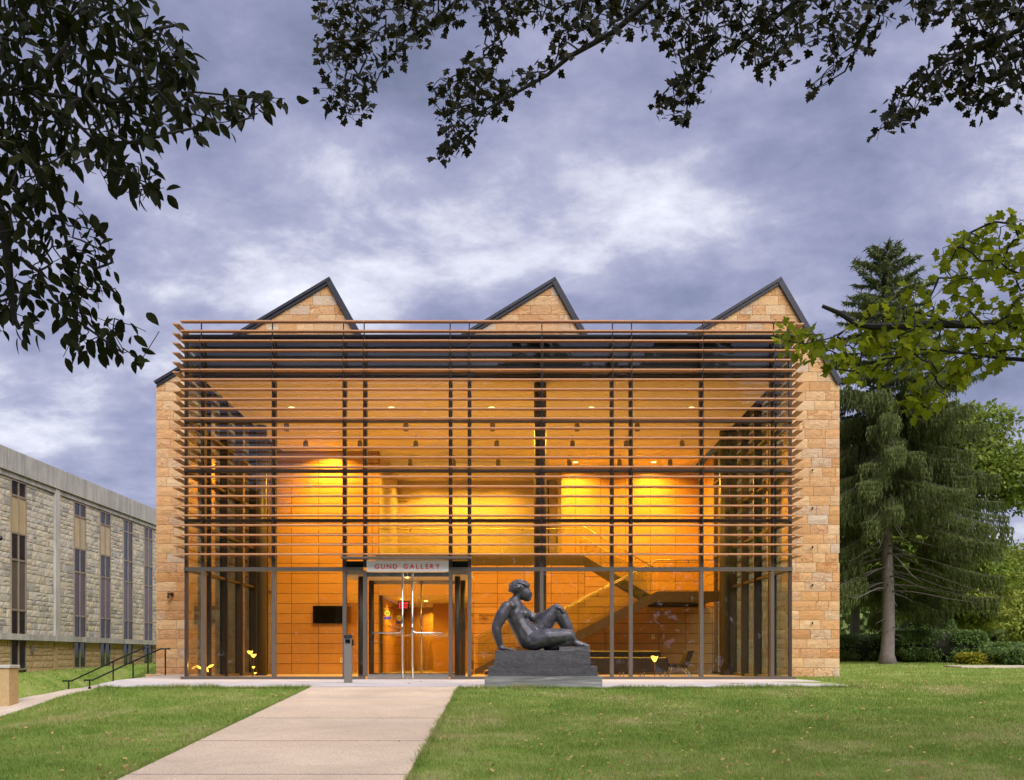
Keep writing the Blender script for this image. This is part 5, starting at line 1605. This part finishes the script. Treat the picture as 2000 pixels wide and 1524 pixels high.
# ------------------------------------------------------------------ spruce
def spruce():
    d = 50.0
    X, Y = XP(1733, d), d+CAMY
    z0 = tz(X, Y)
    H = ZP(474, d)
    t = thing('spruce_tree', 'tall dark spruce with bare pale lower trunk right of the gallery', 'tree', (X, Y, z0))
    tp = []
    for k in range(14):
        f = k/13; r = .30*(1-f)**.85+.015
        if k == 0: r = .50
        tp.append(((X+.06*math.sin(k*.9), Y, z0-.1+(H-z0)*f*.985), r))
    tp.insert(1, ((X, Y, z0+.45), .33))
    MB().tube([p for p, r in tp], [r for p, r in tp], 14).build('trunk', M['sprucebark'], t, True)
    rr = random.Random(5)
    br = MB()
    pos, ax, nr, sz = [], [], [], []
    def prof(z):
        f = (z-z0)/(H-z0)
        pts = [(0.0, 4.6), (.16, 5.0), (.30, 5.2), (.45, 5.0), (.60, 4.2), (.72, 3.4), (.85, 2.3), (.93, 1.35), (1.0, .25)]
        for (a, b), (c, e) in zip(pts[:-1], pts[1:]):
            if a <= f <= c: return b+(e-b)*(f-a)/(c-a)
        return .3
    z = z0+3.4
    while z < H-.15:
        f = (z-z0)/(H-z0)
        nb = 5 if f > .3 else 4
        a0 = rr.uniform(0, 6.28)
        for k in range(nb):
            a = a0+k*2*math.pi/nb+rr.uniform(-.35, .35)
            zb = z; z = zb+rr.uniform(-.22, .22)
            L = prof(z)*rr.uniform(.55, 1.15)
            bare = f < .40 and (rr.random() < .22 or (math.sin(a) < -.6 and f < .34))
            up = (.55 if f > .88 else .32 if f > .76 else .2 if f > .55 else -.05)+rr.uniform(-.16, .16)
            dirx, diry = math.cos(a), math.sin(a)
            pts = []
            n = 9
            for j in range(n):
                s_ = j/(n-1)
                zz = z + L*(up*s_ - (.42 if f < .7 else .1)*s_*s_*(1.25-.55*s_) + (.10 if f < .7 else 0)*s_**4)
                pts.append(Vector((X+dirx*L*s_, Y+diry*L*s_, zz)))
            r0 = .034*(1-f)+.010
            z = zb
            br.tube(pts, [r0*(1-j/(n-1)*.85) for j in range(n)], 5)
            if bare:
                continue
            dens = 62 if f < .6 else 95
            m = int(L*dens)
            for q in range(m):
                s_ = rr.uniform(.10 if f > .36 else .40, 1.0)**.8
                j = min(n-2, int(s_*(n-1))); u = s_*(n-1)-j
                p = pts[j].lerp(pts[j+1], u)
                side = rr.uniform(-1, 1)*(.75 if f < .7 else .62)*(1-.55*s_)*min(1, L/3)
                p = p+Vector((-diry*side, dirx*side, -abs(side)*.18))
                hang = rr.uniform(.25, 1.0)*(1.05 if f < .62 else .4)
                # a hanging branchlet: a few sprigs one below the other
                kk = max(1, int(hang/.2))
                for w in range(kk):
                    pp = p+Vector((rr.uniform(-.05, .05), rr.uniform(-.05, .05), -w*.2))
                    pos.append(pp)
                    if f < .68: ax.append((dirx*.15+rr.uniform(-.35, .35), diry*.15+rr.uniform(-.35, .35), -1))
                    else: ax.append((dirx*.5+rr.uniform(-.8, .8), diry*.5+rr.uniform(-.8, .8), rr.uniform(-1.1, .45)))
                    sz.append(rr.uniform(.16, .34))
        z += .33 if f < .7 else .28
    for k in range(46):
        a = rr.uniform(0, 6.28); zz = z0+rr.uniform(.8, 8.5); L = rr.uniform(.35, 1.1)
        br.tube([(X+.2*math.cos(a), Y+.2*math.sin(a), zz), (X+L*.6*math.cos(a), Y+L*.6*math.sin(a), zz-.05), (X+L*math.cos(a+.2), Y+L*math.sin(a+.2), zz-.18)], [.03, .016, .006], 5)
    br.build('branches', M['bark'], t)
    pos = np.array([tuple(p) for p in pos]); ax = np.array(ax); sz = np.array(sz)
    V, T = leaf_cloud('needle', pos, ax, rng.normal(size=pos.shape), sz, np.full(len(pos), 1.15))
    mobj('foliage', np_mesh('foliage', V, T), M['needle'], t, None, 'stuff')
    # cones
    cm = MB()
    for i in range(60):
        zz = rr.uniform(.72, .97); a = rr.uniform(0, 6.28); zc = z0+(H-z0)*zz; L = prof(zc)*rr.uniform(.4, .9)
        cm.tube([(X+math.cos(a)*L, Y+math.sin(a)*L, zc+.2), (X+math.cos(a)*L, Y+math.sin(a)*L, zc)], [.03, .02], 5)
    cm.build('cones', M['brownsteel'], t, kind='stuff')
    print('spruce sprigs', len(pos))
spruce()

# ------------------------------------------------------------------ broadleaf trees behind
def broadleaf(label, X, Y, ztop, zlow, rx, n, mat, leaf=.34, seed=0, group=None, bole=None, lobes=26):
    z0 = tz(X, Y)
    t = thing('broadleaf_tree', label, 'tree', (X, Y, z0), group)
    rr = np.random.default_rng(seed)
    H = ztop-zlow
    MB().tube([(X, Y, z0-.2), (X+.1, Y, z0+H*.3), (X-.1, Y, z0+H*.75)], [.35, .25, .1], 10).build('trunk', M['bark'], t, True)
    cz = (ztop+zlow)/2
    limbs = MB(); P_, A_, N_ = [], [], []
    for k in range(lobes):
        u = rr.normal(size=3); u /= np.linalg.norm(u)
        c = np.array((X, Y, cz)) + u*np.array((rx*.72, rx*.6, H*.38))*rr.uniform(.55, 1.05)
        r = rx*rr.uniform(.26, .46)
        limbs.tube([(X, Y, min(c[2]-.5, cz)), tuple((np.array((X, Y, c[2]-.3))+c)/2+np.array((0, 0, .3))), tuple(c)], [.09, .05, .02], 5)
        m = n//lobes
        w = rr.normal(size=(m, 3)); w /= np.linalg.norm(w, axis=1, keepdims=True)
        w[:, 2] = np.where(w[:, 2] < -.35, -w[:, 2], w[:, 2])
        p = c + w*np.array((r, r, r*.72))*rr.uniform(.55, 1.1, (m, 1))
        P_.append(p); A_.append(w*.5+rr.normal(size=(m, 3))*.6+np.array((0, 0, -.25))); N_.append(w+rr.normal(size=(m, 3))*.55+np.array((0, 0, .5)))
    limbs.build('branches', M['bark'], t)
    p, a, nn = np.concatenate(P_), np.concatenate(A_), np.concatenate(N_)
    V, T = leaf_cloud('quad', p, a, nn, leaf*rr.uniform(.6, 1.25, len(p)))
    mobj('crown', np_mesh('crown', V, T), mat, t, None, 'stuff')
GRP = 'broadleaf trees behind the spruce'
broadleaf('large yellow green tree filling the space right of the spruce', XP(1845, 62), 62+CAMY, ZP(762, 62), ZP(1225, 62), 5.9, 32000, M['leaf_bg'], .30, 1, GRP, lobes=44)
broadleaf('dark green tree between the gallery wall and the spruce trunk', XP(1668, 66), 66+CAMY, ZP(830, 66), ZP(1215, 66), 4.2, 15000, M['leaf_bg'], .32, 2, GRP)
broadleaf('pale green tree at the far right edge behind the hedges', XP(2010, 84), 84+CAMY, ZP(1045, 84), ZP(1270, 84), 4.6, 12000, M['leaf_bg2'], .32, 3, GRP)
broadleaf('small light green tree behind the big clipped hedge', XP(1900, 76), 76+CAMY, ZP(1090, 76), ZP(1262, 76), 4.4, 12000, M['leaf_bg2'], .30, 4, GRP)
broadleaf('low green tree right behind the spruce trunk', XP(1765, 72), 72+CAMY, ZP(1010, 72), ZP(1255, 72), 4.4, 12000, M['leaf_bg'], .32, 5, GRP)
# far wood closing the view
def woods():
    n = 26000
    x = rng.uniform(20, 95, n); y = 100+CAMY+rng.uniform(0, 14, n)
    top = 7.5+2.2*np.sin(x*.35)+1.6*np.sin(x*.83+1)
    z = 1.0+rng.uniform(0, 1, n)**.8*top
    p = np.stack([x, y, z], 1)
    V, T = leaf_cloud('quad', p, rng.normal(size=p.shape), rng.normal(size=p.shape)+np.array((0, -.6, .7)), rng.uniform(.5, .95, n))
    o = mobj('woods', np_mesh('woods', V, T), M['leaf_far'], None, None, 'stuff')
    tag(o, 'hazy far wood behind the trees at the right edge', 'woods')
woods()
def rear_woods():
    n = 42000
    x = rng.uniform(-45, 45, n); y = -58-rng.uniform(0, 10, n)
    top = 20+5.0*np.sin(x*.11+.6)+3.0*np.sin(x*.47+1)
    z = -2.6+rng.uniform(0, 1, n)**.85*(top+2.6)
    p = np.stack([x, y, z], 1)
    V, T = leaf_cloud('quad', p, rng.normal(size=p.shape), rng.normal(size=p.shape)+np.array((0, .6, .7)), rng.uniform(.6, 1.3, n))
    o = mobj('woods', np_mesh('woods', V, T), M['hedgecore'], None, None, 'stuff')
    tag(o, 'dark wood across the lawn that the glass front mirrors', 'woods')
rear_woods()
def hedge(name, label, x0, x1, y0, y1, h, mat, n, seed, flare=.25, leaf=.115):
    n = int(n*1.9)
    cx, cy = (x0+x1)/2, (y0+y1)/2
    z0 = tz(cx, cy)
    t = thing(name, label, 'hedge' if name == 'clipped_hedge' else 'bush' if name == 'garden_shrub' else 'flowers', (cx, cy, z0), 'clipped evergreen hedges on the right' if name == 'clipped_hedge' else None)
    rr = np.random.default_rng(seed)
    hx, hy = (x1-x0)/2, (y1-y0)/2
    bm = bmesh.new(); bmesh.ops.create_icosphere(bm, subdivisions=3, radius=1.0)
    for v in bm.verts:
        c = v.co
        s_ = lambda q: math.copysign(abs(q)**.45, q)
        fl = 1-flare*max(0, -(c.z))
        v.co = Vector((cx+s_(c.x)*hx*.9*fl, cy+s_(c.y)*hy*.9*fl, z0+h*.5+s_(c.z)*h*.46))
    m = bpy.data.meshes.new('hedge_core'); bm.to_mesh(m); bm.free()
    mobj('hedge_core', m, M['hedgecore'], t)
    w = rr.normal(size=(n, 3)); w /= np.linalg.norm(w, axis=1, keepdims=True)
    sg = np.sign(w)*np.abs(w)**.45
    fl = 1-flare*np.maximum(0, -w[:, 2])
    bumpy = 1+.05*np.sin(w[:, 0]*9+seed)+.04*np.sin(w[:, 1]*7)
    p = np.stack([cx+sg[:, 0]*hx*fl*bumpy, cy+sg[:, 1]*hy*fl*bumpy, z0+h*.5+sg[:, 2]*h*.5*bumpy], 1)+rr.normal(size=(n, 3))*.035
    V, T = leaf_cloud('quad', p, w+rr.normal(size=(n, 3))*.7, w+rr.normal(size=(n, 3))*.5+np.array((0, 0, .4)), leaf*rr.uniform(.6, 1.3, n))
    mobj('foliage', np_mesh('foliage', V, T), mat, t, None, 'stuff')
hedge('clipped_hedge', 'dark clipped hedge between the gallery corner and the spruce trunk', XP(1610, 55), XP(1748, 55), 30.2, 33.5, ZP(1243, 55)-tz(18, 31), M['hedge'], 9000, 1)
hedge('clipped_hedge', 'big rounded dark hedge just right of the spruce trunk', XP(1738, 53.5), XP(1905, 53.5), 27.8, 31.6, ZP(1234, 53.5)-tz(21, 29), M['hedge'], 13000, 2, .35)
hedge('clipped_hedge', 'dark low hedge further back near the right edge', XP(1912, 60), XP(2040, 60), 35, 38.5, ZP(1258, 60)-tz(28, 36), M['hedge'], 8000, 3)
hedge('garden_shrub', 'light green rounded bush at the right edge by the garden path', XP(1952, 48), XP(2060, 48), 23.2, 26.2, ZP(1270, 48)-tz(24, 24), M['hedge2'], 8000, 4)
hedge('ground_cover', 'low patch of yellow flowering ground cover between the hedges', XP(1880, 49.5), XP(1955, 49.5), 24.8, 26.4, .42, M['flowers'], 4000, 5, .1, .12)
hedge('garden_shrub', 'leafy green shrub rising behind the big rounded hedge', XP(1785, 60), XP(1850, 60), 35, 37, ZP(1205, 60)-tz(23, 36), M['hedge2'], 5000, 6, .2, .2)

# ------------------------------------------------------------------ grass and fallen leaves
side_pts = np.array([(p[0], p[1]) for p in sp])
def allowed(x, y):
    ok = ~((x > PX0-.01) & (x < PX1+.01) & (y < FRONT+.05))
    ok &= ~((x > -6.9-np.clip(y+6.2, 0, 6)*.30) & (x < 6.5-(np.clip(-y-1.2, 0, 5)/5)*.62) & (y > FRONT-.01) & (y < .1))
    ok &= ~((x > -9.75) & (x < GL) & (y > -1) & (y < 8.25))
    ok &= ~((x > GL-.1) & (x < GR+.1) & (y > -.1) & (y < 9.4))
    ok &= ~((x > WL-.05) & (x < WR+.05) & (y > YW-.05))
    ok &= ~(x < HX+.15)
    ok &= ~((y > 19.4) & (y < 22.4) & (x > 18.4))
    d2 = np.full(len(x), 1e9)
    for a in side_pts: d2 = np.minimum(d2, (x-a[0])**2+(y-a[1])**2)
    ok &= d2 > 1.02**2
    return ok
def grass():
    Xs, Ys, Hs, Ws = [], [], [], []
    def strip(d0, d1, dens, h, w):
        half0, half1 = .64*d0+1.0, .64*d1+1.0
        area = (half0+half1)*(d1-d0)
        n = int(area*dens)
        dd = rng.uniform(d0, d1, n); xx = rng.uniform(-1, 1, n)*(.64*dd+1.0)
        ok = allowed(xx, dd+CAMY)
        xx, dd = xx[ok], dd[ok]
        Xs.append(xx); Ys.append(dd+CAMY); Hs.append(np.full(len(xx), h)); Ws.append(np.full(len(xx), w))
    strip(8.4, 10.5, 3600, .034, .0055)
    strip(10.5, 13, 2600, .036, .007)
    strip(13, 16, 1800, .040, .009)
    strip(16, 18.6, 1500, .045, .010)
    strip(18.6, 26, 500, .048, .014)
    strip(26, 36, 330, .055, .018)
    strip(36, 54, 140, .06, .028)
    # taller fringe where the turf meets slabs
    def fringe(x0, y0, x1, y1, n, h):
        f = rng.uniform(0, 1, n)
        Xs.append(x0+(x1-x0)*f+rng.normal(size=n)*(.012+.014*np.sin(f*57)**2)); Ys.append(y0+(y1-y0)*f+rng.normal(size=n)*.014); Hs.append(np.full(n, h)); Ws.append(np.full(n, .009))
    fringe(-7.0, FRONT-.03, PX0-.02, FRONT-.03, 3800, .075); fringe(PX1+.02, FRONT-.03, 5.9, FRONT-.03, 5200, .075)
    fringe(PX0-.03, FRONT, PX0-.03, -16, 4600, .055); fringe(PX1+.03, FRONT, PX1+.03, -16, 4600, .055)
    fringe(GR+.1, YW-.06, WR, YW-.06, 900, .1); fringe(WL, YW-.06, GL, YW-.06, 900, .1)
    x, y, h, w = map(np.concatenate, (Xs, Ys, Hs, Ws))
    n = len(x)
    z = terrain(x, y)-.024
    h = h*rng.uniform(.5, 1.35, n)
    # tufted: height varies in patches
    h *= 0.85+.25*np.sin(x*2.3+np.sin(y*1.7)*2)*np.sin(y*2.9+x)+.3*np.sin(x*7.1+3*np.sin(y*2.3))*np.sin(y*6.3+2*np.sin(x*1.9))
    a = rng.uniform(0, 2*np.pi, n)
    lean = rng.normal(size=(n, 2))*.55
    b0 = np.stack([x-np.cos(a)*w/2, y-np.sin(a)*w/2, z], 1); b1 = np.stack([x+np.cos(a)*w/2, y+np.sin(a)*w/2, z], 1)
    tp = np.stack([x+lean[:, 0]*h, y+lean[:, 1]*h, z+.008+h], 1)
    V = np.stack([b0, b1, tp], 1).reshape(-1, 3)
    T = np.arange(n*3).reshape(-1, 3)
    o = mobj('grass', np_mesh('grass', V, T), M['grass'], None, None, 'stuff')
    tag(o, 'short green grass blades covering the lawn', 'grass')
    print('grass blades', n)
grass()
def litter():
    n = 4200
    d = 8.6+rng.uniform(0, 1, n)**1.3*14
    x = rng.uniform(-1, 1, n)*(.53*d+.3); y = d+CAMY
    right = rng.uniform(0, 1, n) < np.where(x > 0, .62, .22)
    edge = np.abs(x-PX0+.12) < .25
    ok = allowed(x, y) & (right | edge)
    x, y = x[ok], y[ok]
    # a few lying on the path and pavement too
    ex_ = rng.uniform(-3.3, -1.0, 22); ey = rng.uniform(-15, -1, 22)
    x = np.concatenate([x, ex_]); y = np.concatenate([y, ey])
    z = terrain(x, y)+np.where(allowed(x, y), .016, .016)
    p = np.stack([x, y, z], 1)
    ax = np.stack([rng.normal(size=len(x)), rng.normal(size=len(x)), rng.normal(size=len(x))*.2], 1)
    nn = rng.normal(size=p.shape)*.3+np.array((0, -.2, 1))
    V, T = leaf_cloud('ovate', p, ax, nn, rng.uniform(.022, .062, len(x)))
    o = mobj('fallen_leaves', np_mesh('fallen_leaves', V, T), M['deadleaf'], None, None, 'stuff')
    tag(o, 'small brown fallen leaves scattered over the lawn', 'leaves')
litter()

# ------------------------------------------------------------------ lettering
def make_texts():
    jobs = []
    for (txt, x0, x1, y, z0, h, mat, parent, name, ext) in TEXTS:
        for ch in txt:
            c = None
            if ch != ' ':
                cu = bpy.data.curves.new('glyph', 'FONT'); cu.body = ch; cu.size = 1.0; cu.extrude = .001
                cu.resolution_u = 4
                c = bpy.data.objects.new('glyph', cu); COL.objects.link(c)
            jobs.append(c)
    dg = bpy.context.evaluated_depsgraph_get(); dg.update()
    it = iter(jobs)
    for (txt, x0, x1, y, z0, h, mat, parent, name, ext) in TEXTS:
        ms, widths = [], []
        for ch in txt:
            c = next(it)
            if c is None: ms.append(None); widths.append(.32); continue
            m = bpy.data.meshes.new_from_object(c.evaluated_get(dg))
            co = np.empty(len(m.vertices)*3, np.float32); m.vertices.foreach_get('co', co); co = co.reshape(-1, 3)
            lo, hi = co.min(0), co.max(0)
            ms.append((m, co, lo, hi)); widths.append((hi[0]-lo[0]))
            COL.objects.unlink(c); cu = c.data; bpy.data.objects.remove(c); bpy.data.curves.remove(cu)
        capH = max(q[3][1] for q in ms if q)
        sy = h/.70 if capH > .6 else h/capH
        gap = (x1-x0 - sum(widths)*sy)/(len(txt)-1)
        if gap < 0:
            k = (x1-x0)*.88/sum(widths); gap = (x1-x0)*.12/(len(txt)-1)
        else: k = sy
        x = x0
        for q, w in zip(ms, widths):
            if q is not None:
                m, co, lo, hi = q
                out = np.stack([x+(co[:, 0]-lo[0])*k, y+np.where(co[:, 2] > 0, -ext, 0), z0+co[:, 1]*sy], 1)
                m.vertices.foreach_set('co', out.astype(np.float32).ravel()); m.update()
                m.materials.clear()
                mobj(name, m, mat, parent)
            x += w*k+gap
make_texts()
